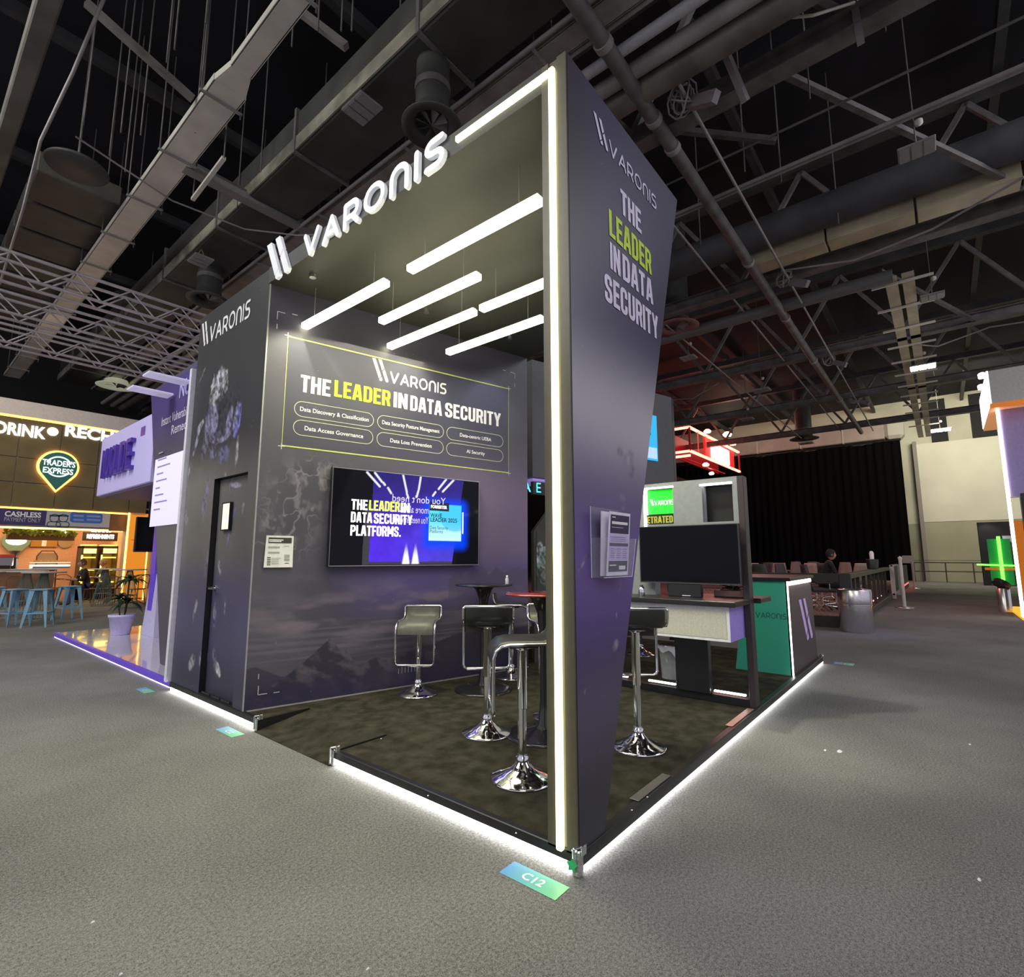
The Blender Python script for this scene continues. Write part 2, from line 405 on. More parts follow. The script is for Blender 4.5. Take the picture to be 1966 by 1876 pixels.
for k in range(10):
    r=.028 if k%2==0 else .016; a=math.radians(36*k+20); pts.append((-.052,-.005+r*math.cos(a),.055+r*math.sin(a)))
star.prism(pts,(.01,0,0)).build('knob',mat('green_plastic',(.03,.45,.13),.35),plat,label='green star-shaped knob')
# metal plates on the right edge and worn strip
for (xa,xb,c) in ((.62,1.05,'a'),(2.25,2.85,'b')):
    MB().bbox((xa,.0,PZ+.0125),(xb,.055,PZ+.018),.002).build('edge_plate',mat('plate_'+c,(.16,.155,.14) if c=='a' else (.42,.25,.2),.35,metal=.3),plat,label='bare metal plate' if c=='a' else 'pinkish reflective plate')

# ---- storage tower with door ------------------------------------------------
WU=Vector((.97139,-.2375,0)).normalized(); W0=Vector((0,3.38,0))
HT=4.16; TYE=5.08
tower=thing('storage_tower','tall black corner tower of the booth printed with an astronaut, door in it','booth tower',(0,4.2,PZ))
vTOW=vmat('print_tower',.42); vWALL=vmat('print_wall',.4)
Pt=Plane((-.0,0,0),(0,-1,0),(0,0,1),(-1,0,0))      # faces -X ; right = -Y
DY0,DY1,DZ0,DZ1=3.575,4.335,PZ+.02,2.2
def blobs_pl(pl,U,V,C,L):
    for (px,py,rx,ry,ang,col,al,soft) in L:
        cu,cv=pl.uv((px,py)); au,_=pl.uv((px+1,py)); _,bv=pl.uv((px,py-1)); su=abs(au-cu); sv=abs(bv-cv)
        dx=(U-cu)/su; dy=-(V-cv)/sv; a=math.radians(ang); X=dx*math.cos(a)+dy*math.sin(a); Y=-dx*math.sin(a)+dy*math.cos(a)
        q=np.sqrt((X/rx)**2+(Y/ry)**2); tx=np.clip((fbm(U*26+V*9,V*22,4,77)-.2)*2.3,.12,1.4); cc=np.clip(np.array(col)*tx[...,None],0,1); t_=np.clip(al*(1-sstep(1-soft,1+soft*.3,q*(.8+.5*fbm(U*16,V*16,3,78)))),0,1)[...,None]; C=C*(1-t_)+cc*t_
    return C
LV=(.34,.33,.55); LG=(.5,.5,.56); DK=(.03,.03,.045)
AST=[(425,800,38,70,0,(.05,.05,.07),.7,.4),(404,800,9,50,8,(.30,.29,.48),.7,.4),(398,850,10,44,18,(.2,.2,.3),.6,.5),
 (420,745,17,36,6,LG,.95,.1),(422,730,14,24,6,(.62,.62,.75),.8,.3),(425,775,12,22,0,DK,.9,.3),
 (412,748,5,8,20,DK,.7,.4),(427,752,4,9,-20,DK,.7,.4),(433,742,3,7,10,(.1,.1,.16),.7,.4),
 (412,808,7,30,-6,LV,.8,.3),(440,808,6,30,6,LV,.8,.3),(424,838,20,14,0,(.33,.32,.52),.9,.25),(424,832,11,10,0,DK,.8,.3),
 (455,805,7,33,4,(.22,.22,.62),.95,.15),(452,800,3,30,4,(.5,.5,.7),.8,.3),(384,820,5,14,20,LG,.8,.3),(377,850,3,28,10,(.4,.4,.55),.8,.4),
 (455,868,3,30,0,LG,.8,.4),(430,872,12,20,0,(.2,.2,.42),.7,.5),(408,870,8,18,-12,(.24,.24,.42),.6,.5),
 (442,930,12,6,10,(.5,.5,.7),.7,.4),(432,925,3,20,0,(.4,.4,.55),.6,.5),(362,915,4,30,8,(.45,.45,.42),.6,.5),
 (394,960,6,50,4,(.3,.3,.5),.5,.5),(358,990,4,22,-6,(.4,.4,.4),.5,.5),(432,1010,3,50,8,(.22,.22,.5),.6,.4),
 (455,975,3,14,0,(.4,.4,.45),.5,.5),(410,1090,3,16,-10,(.55,.55,.6),.7,.4),(400,1060,4,60,4,(.25,.25,.32),.4,.6),
 (375,1170,3,30,6,(.5,.5,.5),.6,.5),(400,1180,4,26,0,(.3,.3,.42),.6,.5),(420,1165,2,20,0,(.5,.5,.5),.5,.5),
 (368,1272,6,18,10,(.5,.5,.56),.7,.4),(385,1262,3,20,0,(.4,.4,.5),.6,.4),(406,1288,5,16,-14,(.75,.75,.82),.9,.3),(400,1270,4,30,-8,(.3,.3,.4),.6,.5),
 (392,712,2,8,20,(.4,.4,.38),.8,.4),(388,722,1.6,12,24,(.35,.35,.33),.6,.4)]
def tower_print(U,V):
    n=fbm(U*1.7+9,V*1.3,5,3); C=np.zeros(U.shape+(3,))+np.array((.036,.036,.04))
    C=mixc(C,(.21,.20,.18),sstep(2.7,2.1,V)*(.7+.5*n)*sstep(.6,1.6,V)*(.55+.45*sstep(-3.6,-5.0,U))); C=mixc(C,(.085,.078,.15),sstep(1.6,.9,V)); C=mixc(C,(.05,.047,.08),sstep(.7,.2,V))  # beige middle: print with lit gloss painted in, stronger to the left
    C=C*(.85+.3*n[...,None]); st=(vnoise(U*60,V*60,11)>.985)*.12; C=C+st[...,None]
    return blobs_pl(Pt,U,V,C*.95,AST)
# plane coordinate u = -Y
def tower_panel(name,y0,y1,z0,z1,x=0.0,nu=60,nv=90,clip=None):
    p=Plane((x,0,0),(0,-1,0),(0,0,1),(-1,0,0)); return printed(name,p,-y1,-y0,z0,z1,nu,nv,tower_print,vTOW,tower,clip=clip)
tower_panel('printed_panel',DY1,TYE,PZ,HT,nu=90,nv=360)
tower_panel('printed_panel',3.38,DY0,PZ,HT,nu=24,nv=360)
tower_panel('printed_panel',DY0,DY1,DZ1,HT,nu=90,nv=200)
b=MB(); b.box((.004,DY1,PZ),(.1,TYE,HT)); b.box((.004,3.38,PZ),(.1,DY0,HT)); b.box((.004,DY0,DZ1),(.1,DY1,HT)); b.box((.1,3.52,PZ),(1.6,TYE,HT)); b.box((-.002,DY0,PZ-.0),(.1,DY1,DZ0)); b.build('tower_core',BLK,tower)
door=MB().box((.058,DY0+.004,DZ0),(.09,DY1-.004,DZ1-.004)).build('door',BLK,tower,label='flush door printed to match the tower')
dp=Plane((.056,0,0),(0,-1,0),(0,0,1),(-1,0,0))
printed('door_print',dp,-(DY1-.006),-(DY0+.006),DZ0,DZ1-.006,90,200,tower_print,vTOW,door)
wa=at_x((429,1017),.05); wb=at_x((446,966),.05)
MB().box((.03,wb.y,wa.z),(.0555,wa.y,wb.z)).build('vision_panel',mat('lit_vision_panel',(.8,.8,.55),.3,emit=.75,ecol=(1,1,.72)),door,label='small lit window')
b=MB(); y0,y1,z0,z1=wb.y,wa.y,wa.z,wb.z
for a in (((.026,y0-.012,z0-.012),(.056,y0,z1+.012)),((.026,y1,z0-.012),(.056,y1+.014,z1+.012)),((.026,y0,z1),(.056,y1,z1+.012)),((.026,y0,z0-.012),(.056,y1,z0))): b.box(*a)
b.build('vision_frame',BLK,door)
hz=1.10; hy=DY1-.07
b=MB(); b.tube([(.056,hy,hz),(.0,hy,hz)],.012,10); b.tube([(.0,hy+.008,hz),(.0,hy-.11,hz)],.010,10); b.lathe([(.026,0),(.026,.008)],n=16) if 0 else None
b.tube([(.056,hy,hz),(.048,hy,hz)],.026,14); b.build('handle',CHROME,door)
gr=MB()
for k in range(3): gr.bbox((-.008,3.62+.22*k,PZ+.03),(-.001,3.80+.22*k,PZ+.05),.002)
gr.build('threshold_vent',BLK,tower)
sg={}
def g_(d,name): return lambda ch: d.setdefault(ch+str(len(d)) if 0 else name,MB())
lt=MB(); uL=-at_x((385,668)).y; uR=-at_x((477,600)).y; zb=at_x((407,656)).z
e=logo(lambda c:lt,Pt,uL,zb+.0,.2,sx=1,d=.004); sc=(uR-uL)/(e-uL)
lt=MB(); logo(lambda c:lt,Pt,uL,zb,.2,sx=sc*1.06,d=.004); lt.build('lettering',WHITE,tower)

# ---- angled graphic wall -----------------------------------------------------
WN=Vector((-WU.y,WU.x,0))*-1            # towards the room
Pw=Plane(W0,WU,(0,0,1),WN); WL=3.14
wall=thing('graphic_wall','large angled booth wall printed with dusky mountains and a slogan panel','booth wall',(1.5,3.05,PZ))
def to_uv(L): return [Pw.uv(p) for p in L]
R1=to_uv([(480,1335),(528,1312),(560,1290),(582,1271),(605,1253),(620,1238),(633,1226),(645,1238),(657,1253),(663,1247),(673,1262),(691,1283),(705,1270),(723,1262),(745,1264),(770,1256),(794,1247),(840,1232),(882,1215),(940,1210),(1003,1203)])
R2=to_uv([(450,1300),(470,1285),(490,1281),(515,1290),(540,1300),(1003,1290)])
R3=to_uv([(860,1115),(876,1097),(885,1100),(891,1108),(900,1100),(909,1091),(914,1095),(925,1084),(931,1092),(938,1104),(946,1097),(953,1088),(960,1094),(968,1099),(978,1093),(985,1092),(995,1089),(1003,1093)])
BD=[Pw.uv(p) for p in ((551,645),(976,745),(977,908),(542,858))]
bu0=(BD[0][0]+BD[3][0])/2; bu1=(BD[1][0]+BD[2][0])/2; bz0=(BD[2][1]+BD[3][1])/2; bz1=(BD[0][1]+BD[1][1])/2
def prof(U,R): return np.interp(U,[p[0] for p in R],[p[1] for p in R])
def wall_print(U,V):
    n=fbm(U*1.2,V*1.2,5,21); n2=fbm(U*3+4,V*9,5,31); C=np.zeros(U.shape+(3,))+np.array((.062,.061,.066))
    C=mixc(C,(.16,.125,.175),sstep(.7,2.7,U)*sstep(2.9,2.0,V)*sstep(.9,1.5,V)); C=mixc(C,(.10,.07,.19),sstep(.5,1.4,U)*np.exp(-((V-1.15)/.3)**2)*.75)
    C=mixc(C,(.10,.098,.095),sstep(.8,.1,U)*sstep(2.8,1.6,V)*.7); C=mixc(C,(.035,.035,.05),sstep(2.7,3.6,V)*.6)
    # dusk clouds and dust streaks near the ground
    cl=np.clip((n2-.42)*3.2,0,1)*np.exp(-((V-.78-.06*U)/.28)**2); C=mixc(C,(.21,.175,.17),cl*.75)
    stz=np.clip((vnoise(U*1.5,V*60,41)-.45)*2,0,1)*sstep(.95,.7,V)*sstep(.25,.4,V); C=mixc(C,(.17,.145,.14),stz*.55)
    # distant ridge at the right
    h3=prof(U,R3); far=(U>Pw.uv((862,1110))[0])*(V<h3); C=mixc(C,(.082,.072,.11),far*sstep(.75,1.2,V)*.9)
    # crumbling rock mass on the left
    ctr=np.exp(-(((U-.38)-(V-1.95)*.35)/.26)**2)*sstep(1.2,1.6,V)*sstep(2.42+.05*np.sin(U*30),2.2,V)
    rk=np.clip((fbm(U*14,V*9,4,51)-.47)*6,0,1); C=mixc(C,(.045,.044,.045),ctr*.55); C=mixc(C,(.2,.19,.175),ctr*rk*.6)
    fil=1-sstep(0,.035,np.abs(fbm(U*7,V*7,3,61)-.45)); C=mixc(C,(.24,.23,.21),ctr*fil*.7)
    h1=prof(U,R1)+.012*(fbm(U*30,U*0,3,71)-.4); mt=(V<h1); rk2=np.clip((fbm(U*10+V*6,V*14,4,81)-.42)*4,0,1)
    C=np.where(mt[...,None],mixc(np.zeros_like(C)+np.array((.034,.031,.040)),(.13,.115,.11),rk2*sstep(.55,0,np.abs(h1-V-.12))*sstep(2.3,1.1,U)*.8),C)
    h2=prof(U,R2); C=np.where(((V<h2)&~mt)[...,None],np.array((.05,.045,.055)),C)
    C=mixc(C,(.03,.027,.05),sstep(.42,.15,V)*.8)
    sp=(vnoise(U*70,V*70,91)>.988)*(vnoise(U*4,V*4,92)>.55)*.16; C=C+sp[...,None]
    ins=((U>bu0)&(U<bu1)&(V>bz0)&(V<bz1)); C=np.where(ins[...,None],C*.62+np.array((.006,.008,.018)),C)
    return C*(.9+.2*n[...,None])*1.35*np.array((.93,.90,1.12))
printed('mural',Pw,0,WL,PZ,4.0,480,560,wall_print,vWALL,wall)
b=MB(); b.prism([Pw.P(0,PZ,-.003),Pw.P(WL,PZ,-.003),Pw.P(WL,4.0,-.003),Pw.P(0,4.0,-.003)],-WN*.11); b.build('wall_core',DARK,wall)
MB().bar(Pw.P(.006,PZ,.004),Pw.P(.006,4.0,.004),.012,.008,up=WN).build('corner_bead',mat('corner_bead',(.35,.35,.36),.4),wall)
MB().bar(Pw.P(0,PZ+.006,.006),Pw.P(WL,PZ+.006,.006),.012,.01).build('skirting_bead',mat('corner_bead'),wall)
# slogan panel print
GY=mat('border_lime',(.55,.62,.16),.4)
b=MB(); outline(b,Pw,[(bu0,bz0),(bu1,bz0),(bu1,bz1),(bu0,bz1)],.014,.003); b.build('panel_border',GY,wall,label='thin lime border line')
b=MB()
for (a,c) in ((bu0,bz0),(bu1,bz0),(bu1,bz1),(bu0,bz1)):
    rect(b,Pw,a-.03,c-.004,a+.03,c+.004,.004); rect(b,Pw,a-.004,c-.03,a+.004,c+.03,.004)
def tick(px,dx,dz,w=.007):
    u,z=Pw.uv(px); rect(b,Pw,min(u,u+dx)-(w if dx==0 else 0)/2,min(z,z+dz)-(w if dz==0 else 0)/2,max(u,u+dx)+(w if dx==0 else 0)/2,max(z,z+dz)+(w if dz==0 else 0)/2,.003)
tick((533,598),.07,0); tick((533,598),0,-.08); tick((561,603),.05,0); tick((532,622),0,-.05)
tick((988,717),-.07,0); tick((988,717),0,-.07); tick((971,712),-.05,0); tick((988,736),0,-.05)
tick((495,1334),.075,0); tick((495,1334),0,.075); tick((525,1330),.05,0); tick((496,1304),0,.045)
for k in range(6): tick((765+6.2*k,1294-1.0*k),0,(.05,.09,.06,.09,.06,.08)[k],.005)
b.build('corner_marks',mat('print_grey',(.55,.55,.58),.4),wall)
# logo over slogan (plane coordinates taken on the wall)
u0,z0=Pw.uv((747,752)); u1,z1=Pw.uv((854,754)); uu,zt=Pw.uv((854,741)); zc=Pw.uv((752,725))[1]
um=Pw.uv((714,702))[0]
z0=(Pw.uv((754,738))[1]+Pw.uv((851,756))[1])/2; H=.135; b=MB(); e=logo(lambda c:b,Pw,um,z0,H,markh=1.75); sxx=(u1-um)/(e-um); b=MB(); logo(lambda c:b,Pw,um,z0+.0,H,sx=sxx*1.04,markh=1.75); b.build('lettering',WHITE,wall,label='white logo lettering')
bold=.035
def fit_text(pl,mb,s,p0,p1,h,d=.003,dz=0):
    a,z=pl.uv(p0); c,z2=pl.uv(p1); cond_text(mb,pl,s,a,(z+z2)/2+dz,h,c-a,d=d)
zs=[Pw.uv(p)[1] for p in ((580,756),(634,762),(960,820),(574,720),(752,780))]
hh=Pw.uv((575,719))[1]-Pw.uv((580,753))[1]
for w_,p_,q_ in (('THE',(576,753),(634,761)),('IN',(755,781),(782,787)),('DATA',(787,788),(848,799)),('SECURITY',(854,801),(961,819))):
    b=MB(); fit_text(Pw,b,w_,p_,q_,hh); b.build('slogan_word',WHITE,wall,label='white slogan word')
b=MB(); fit_text(Pw,b,'LEADER',(641,763),(749,779),hh); b.build('lettering',LIME,wall,label='lime slogan word')
PL=[('Data Discovery & Classification',(564,790),(718,797)),('Data Access Governance',(562,825),(716,830)),('Data Security Posture Management',(724,811),(852,823)),
    ('Data Loss Prevention',(723,843),(852,850)),('Data-centric UEBA',(857,834),(966,840)),('AI Security',(857,862),(966,869))]
pu=[Pw.uv((564,790))[0],Pw.uv((718,797))[0],Pw.uv((724,811))[0],Pw.uv((852,823))[0],Pw.uv((857,834))[0],Pw.uv((966,843))[0]]
zr0=Pw.uv((604,797))[1]; rowa=(Pw.uv((640,773+10))[1]); 
za=np.mean([Pw.uv((641,796))[1],Pw.uv((788,819))[1]]); zb_=np.mean([Pw.uv((639,831))[1],Pw.uv((788,850))[1]]); ph=.155
bo=MB(); bt=MB()
for i,(s,_,_) in enumerate(PL):
    c=i//2; zc_=za if i%2==0 else zb_; x0,x1=pu[2*c],pu[2*c+1]
    bo=MB(); bt=MB(); outline(bo,Pw,rrect(x0,zc_-ph/2,x1,zc_+ph/2,ph/2),.007,.003)
    tw=text2d(s,.012)[0]; wid=(tw[:,0].max()-tw[:,0].min())*.042/.73
    put_text(bt,Pw,s,(x0+x1)/2,zc_-.019,.042,w=min(wid,(x1-x0)*.86),bold=.012,align='C')
    bo.build('capsule_outline',mat('print_palelime',(.5,.55,.4),.4),wall); bt.build('lettering',WHITE,wall,label='small capsule captions')

# ---- portal frame : pillar, side fin, fascia ---------------------------------
portal=thing('portal_frame','black portal frame with front corner pillar, tapering side fin and long warm light line','booth frame',(0,0,PZ))
FD=.15
vFIN=vmat('print_fin',.36)
Ps=Plane((0,-.012,0),(1,0,0),(0,0,1),(0,-1,0))
def fin_hi(V): return .225+(1.55-.225)*np.clip((V-PZ)/(HT-PZ),0,1)
STN=[(1205,880,10,22,20,(.3,.28,.33),.5,.6),(1190,868,8,12,0,(.32,.3,.35),.5,.6),(1212,905,6,18,10,(.3,.28,.34),.5,.6),(1195,955,6,10,0,(.3,.26,.36),.5,.6),(1197,975,4,8,30,(.3,.26,.36),.5,.6),
     (1125,1075,3,26,38,(.3,.26,.38),.6,.5),(1113,1090,3,20,34,(.32,.28,.38),.5,.5),(1190,1125,4,12,10,(.3,.26,.36),.5,.5),(1183,1180,2,6,0,(.4,.36,.44),.6,.4),(1181,1238,7,12,10,(.4,.36,.44),.6,.4),(1122,1328,3,5,0,(.5,.48,.52),.7,.4),
     (1134,960,2,14,18,(.34,.3,.4),.5,.5),(1124,1068,2,10,40,(.36,.3,.4),.5,.5)]
def fin_print(U,V):
    n=fbm(U*2,V*2,4,5); C=np.zeros(U.shape+(3,))+np.array((.040,.037,.075)); C=mixc(C,(.038,.034,.05),sstep(.35,.05,U)*sstep(2.6,3.4,V))
    C=mixc(C,(.36,.35,.38),np.exp(-((V-2.2)/.36)**2)*.95); C=mixc(C,(.105,.06,.215),np.exp(-((V-1.35)/.42)**2)*.95)  # pale band: print with a gloss reflection of hall light painted in
    C=mixc(C,(.075,.06,.1),sstep(1.0,.7,V)*.8); C=mixc(C,(.032,.03,.04),sstep(.75,.25,V))
    C=C*(.92+.16*n[...,None]); C=C+((vnoise(U*60,V*60,12)>.99)*.08)[...,None]
    return blobs_pl(Ps,U,V,C*1.35,STN)
printed('side_fin_print',Ps,0,1,PZ,HT,120,360,fin_print,vFIN,portal,d=.002,clip=lambda V:(0*V+.002,fin_hi(V)-.002))
b=MB(); b.prism([(0,-.012,PZ),(.225,-.012,PZ),(1.55,-.012,HT),(0,-.012,HT)],(0,FD,0)); b.build('side_fin',DARK,portal)
P0=mat('portal_face',(.085,.078,.05),.4)
b=MB(); b.box((-.012,-.012,PZ),(-.0,.045,HT)); b.box((-.012,.105,PZ),(0,FD,HT)); b.box((-.002,.045,PZ),(.0,.105,HT)); b.build('front_pillar_face',P0,portal)
b=MB(); b.bbox((-.032,.060,PZ+.0),(-.002,.094,HT-.055),.006); b.build('light_line',LEDY,portal,label='vertical warm white light line')
FYE=3.38
b=MB(); b.box((-.012,FD,4.0),(.10,FYE,HT-.1)); b.box((-.0,FD,HT-.1),(.1,FYE,HT)); b.box((-.012,FD,HT-.045),(0,FYE,HT)); b.box((-.012,.84,HT-.1),(0,FYE,HT-.045)); b.build('fascia_beam',CANO,portal)
b=MB(); b.bbox((-.030,.094,HT-.093),(-.001,.832,HT-.055),.006); b.build('light_line',LEDY,portal,label='warm white light line under the top edge')
# side lettering
b=MB(); um,_=Ps.uv((1137,222)); e=logo(lambda c:b,Ps,.27,3.835,.105,markh=1.55); sxx=(1.16-.27)/(e-.27); b=MB(); logo(lambda c:b,Ps,.27,3.835,.105,sx=sxx,d=.006,markh=1.55,wt=.15)
b.build('lettering',mat('fin_lettering',(.82,.76,.95),.4),portal,label='pale logo on the side fin')
for w_,a_ in (('THE',(.585,3.522,.168,.285)),('IN',(.43,3.083,.17,.125)),('DATA',(.585,3.083,.17,.43)),('SECURITY',(.355,2.857,.17,.725))):
    b=MB(); cond_text(b,Ps,w_,*a_,d=.005); b.build('slogan_word',mat('fin_lettering'),portal,label='pale slogan word')
b=MB(); cond_text(b,Ps,'LEADER',.428,3.292,.172,.58,d=.005); b.build('lettering',LIME,portal,label='lime word on the side fin')

# ---- canopy -------------------------------------------------------------------
cb=MB(); cw=Pw.P(WL,0,0)
cb.prism([(.1,.14,4.0),(1.5,.14,4.0),(2.95,2.25,4.0),(cw.x,cw.y,4.0),(.1,3.38,4.0)],(0,0,.14))
tag(cb.build('canopy_ceiling',CANO),'flat black canopy roof spanning from the portal frame to the graphic wall','canopy')

# ---- fascia letters --------------------------------------------------------------
sign=thing('fascia_sign','raised white letters with a slanted twin-bar mark standing along the portal beam','sign',(-.015,2.1,3.96))
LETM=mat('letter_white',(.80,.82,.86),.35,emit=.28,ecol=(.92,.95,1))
Pf=Plane((-.013,0,0),(0,-1,0),(0,0,1),(-1,0,0))
order=[]
def newmb(ch): m_=MB(); order.append((ch,m_)); return m_
H=.235; e=logo(newmb,Pf,-3.40,3.96,H,depth=.028,wt=.2,markh=1.8,gap=.38); order=[]
sxx=(3.40-.88)/(e+3.40); 
# mark and letters placed separately so both keep their widths
mk=[]; logo(lambda c:(mk.append(MB()) or mk[-1]),Pf,-3.40,3.955,H,depth=.028,markh=1.8,sx=1.0,letters='')
mk[0].build('mark',LETM,sign,label='twin slanted bars')
e=logo(lambda c:MB(),Pf,0,3.96,H,depth=.028,wt=.2,mark=False,gap=.38); s2=(2.70-.86)/e
order=[]; logo(newmb,Pf,-2.70,3.96,H,depth=.028,wt=.2,mark=False,gap=.38,sx=s2)
for ch,m_ in order: m_.build('letter',LETM,sign)

# ---- linear pendant lights --------------------------------------------------------
def fixture(x,y0,y1,label):
    t=thing('linear_pendant_light',label,'pendant light',(x,(y0+y1)/2,3.63),group=None)
    MB().bbox((x-.02,y0+.01,3.686),(x+.02,y1-.01,3.70),.003).build('housing',mat('fixture_housing',(.5,.5,.45),.4,metal=.6),t)
    MB().bbox((x-.036,y0+.004,3.63),(x+.036,y1-.004,3.686),.006).build('diffuser',FIXE,t)
    for y in (y0+.18,y1-.18): MB().tube([(x,y,3.69),(x,y,3.998)],.0018,5).build('suspension_wire',mat('wire_grey',(.6,.6,.6),.4,metal=.5),t)
fixture(.32,.40,1.69,'glowing linear pendant light nearest the front corner pillar, on the outer row')
fixture(.32,1.98,3.29,'glowing linear pendant light on the outer row, nearest the storage tower')
fixture(.73,1.32,2.615,'glowing linear pendant light alone on the second row from the fascia')
fixture(1.16,1.77,3.05,'glowing linear pendant light on the third row, left of its row partner')
fixture(1.16,.40,1.70,'glowing linear pendant light on the third row, partly behind the corner pillar')
fixture(1.67,1.37,2.68,'glowing linear pendant light farthest inside the canopy')
lamp('pendant_glow','AREA',(.75,1.85,3.60),60,(1,.93,.66),1.7,2.7,target=(.75,1.85,0))
for k,uu in enumerate((.28,1.45,2.55)):
    p=Pw.P(uu,3.97,.42); lamp('wall_washer','SPOT',p,230 if k==0 else (150 if k==1 else 45),(1,.97,.66) if k<2 else (.8,.8,1),.03,target=Pw.P(uu,2.3,0),spot=74,blend=.5)
    tag(MB().tube([p+Vector((0,0,.03)),p+Vector((0,0,-.004))],.03,12).build('recessed_spotlight',STEELB),'small recessed canopy spotlight before the graphic wall, %s'%['next to the storage tower','in the middle','near the wall\'s far end'][k],'spotlight')
lamp('added_fill_spot','SPOT',(1.95,.9,3.97),210,(1,.97,.8),.05,target=(2.9,.55,1.0),spot=60)  # added spot that brightens the kiosk and counter
lamp('added_fill_spot','SPOT',(-1.2,-3.5,4.5),45,(.62,.5,1),.3,target=(.5,0,1.4),spot=42,blend=.9)  # added spot in mid-air, tints the side fin violet
lamp('added_fill_spot','SPOT',(-3.6,2.5,6.5),60,(1,.98,.92),.4,target=(0,4.3,1.8),spot=40,blend=.9)  # added spot in mid-air, brightens the tower front

# =================================================================== FURNITURE IN THE BOOTH
LEATH=mat('black_leather',(.035,.036,.033),.32,var=.1,scale=40); LEATHG=mat('grey_green_leather',(.12,.125,.10),.35,var=.08,scale=30)
def make_stool(hs,label,leather=LEATH):
    t=thing('bar_stool',label,'bar stool',(0,0,0),group='chrome bar stools in the booth')
    MB().lathe([(.192,0),(.195,.006),(.185,.014),(.13,.032),(.075,.058),(.045,.085),(.036,.10)],n=36).build('base',CHROME,t)
    MB().lathe([(.036,.10),(.038,.125),(.03,.13),(.03,.14)],n=24).build('base_collar',CHROME,t)
    MB().lathe([(.026,.13),(.026,hs*.52)],n=20).build('lower_column',CHROME,t)
    MB().lathe([(.03,hs*.5),(.031,hs*.5+.004),(.031,hs-.06),(.05,hs-.045),(.09,hs-.04),(.09,hs-.034)],n=20).build('column_sleeve',CHROME,t)
    # curved pad
    prof=[(-.20,.115),(-.198,.07),(-.185,.03),(-.155,.008),(-.11,0),(.10,0),(.145,-.01),(.178,-.035),(.192,-.075),(.192,-.11)]
    N=len(prof); top=[];bot=[]
    for i,(x,z) in enumerate(prof):
        a=Vector(prof[max(i-1,0)]);c=Vector(prof[min(i+1,N-1)]); tt=(c-a).normalized(); nn=Vector((-tt.y,tt.x))
        p=Vector((x,z)); top.append(p+nn*.014); bot.append(p-nn*.016)
    b=MB(); w=.175
    ys=[-w,-w+.012,w-.012,w]; vs=[]
    for i in range(N):
        T,B=top[i],bot[i]; M_=(T+B)/2
        ring=[(M_.x,-w,M_.y+hs)]+[(T.x,y,T.y+hs) for y in (-w+.012,-.06,.06,w-.012)]+[(M_.x,w,M_.y+hs)]+[(B.x,y,B.y+hs) for y in (w-.012,.06,-.06,-w+.012)]
        vs+=ring
    R=10; fs=[(i*R+k,(i+1)*R+k,(i+1)*R+(k+1)%R,i*R+(k+1)%R) for i in range(N-1) for k in range(R)]
    b.add(vs,fs,True); b.add(vs[:R],[tuple(range(R))]); b.add(vs[-R:],[tuple(range(R))[::-1]]); b.build('seat_pad',leather,t)
    fr=[(x,z+hs) for x,z in prof]
    for s in (-1,1):
        y=s*(w+.012); MB().tube([(x,y,z) for x,z in fr]+[(.194,y,hs-.2),(.194,y,hs-.36),(.188,y*.96,hs-.385),(.188,y*.84,hs-.395)],.0105,8).build('side_tube',CHROME,t)
    MB().tube([(-.2,-w-.012,hs+.115),(-.203,-w,hs+.127),(-.203,w,hs+.127),(-.2,w+.012,hs+.115)],.0105,8).build('back_rail',CHROME,t)
    MB().tube([(.188,-w*.9,hs-.395),(.188,w*.9,hs-.395)],.0115,8).build('footrest',CHROME,t)
    MB().tube([(.02,-.02,hs-.045),(.03,-.13,hs-.055)],.005,6).build('height_lever',BLK,t)
    MB().bbox((-.09,-.09,hs-.036),(.09,.09,hs-.014),.004).build('seat_plate',BLK,t)
    return t
R_=math.radians
def stool(x,y,hs,deg,label,leather=LEATH):
    t=make_stool(hs,label,leather); t.location=(x,y,PZ+.001); t.rotation_euler=(0,0,R_(deg)); return t
stool(.48,.69,.81,136,'chrome bar stool nearest the front corner pillar, seat turned to the left')
stool(.955,1.41,.83,44,'chrome bar stool left of the pillar with the black back of its seat facing out')
stool(1.41,.385,.845,36,'chrome bar stool right of the side fin, beside the wall-hung display counter')
stool(1.37,2.70,.70,-142,'lower bar stool standing alone under the television with grey-green seat facing out',LEATHG)
stool(2.52,2.46,.80,-52,'chrome bar stool farthest back between the wall and the red-lit table')
stool(1.62,1.24,.78,-128,'bar stool half hidden behind the corner pillar with grey-green padded back',LEATHG)
stool(4.70,1.95,.72,20,'small-looking bar stool at the back of the booth, seen below the display counter')

TBL=mat('table_black',(.018,.018,.019),.22,coat=.4)
def ptable(x,y,label,topm):
    t=thing('pedestal_table',label,'table',(x,y,PZ+.001),group='tall round pedestal tables')
    MB().lathe([(.0,1.025),(.25,1.028),(.298,1.034),(.30,1.04),(.298,1.046),(0,1.048)],n=48).build('tabletop',topm,t,world=False)
    MB().lathe([(.12,1.026),(.085,.99),(.05,.90),(.035,.75),(.030,.5),(.031,.25),(.045,.10),(.07,.05)],n=28).build('stem',TBL,t,world=False)
    MB().lathe([(.29,0),(.292,.008),(.25,.016),(.14,.03),(.07,.055)],n=40).build('base',TBL,t,world=False)
    return t
ptable(1.90,2.32,'tall black round table standing before the graphic wall with a small bottle on it',TBL)
ptable(1.20,1.05,'tall round table half behind the corner pillar, a red reflection painted on its top',mat('table_red_reflection',(.28,.02,.02),.12,coat=.5))  # top is black; a red reflection is put into its colour
q=Vector((2.06,2.14,0))
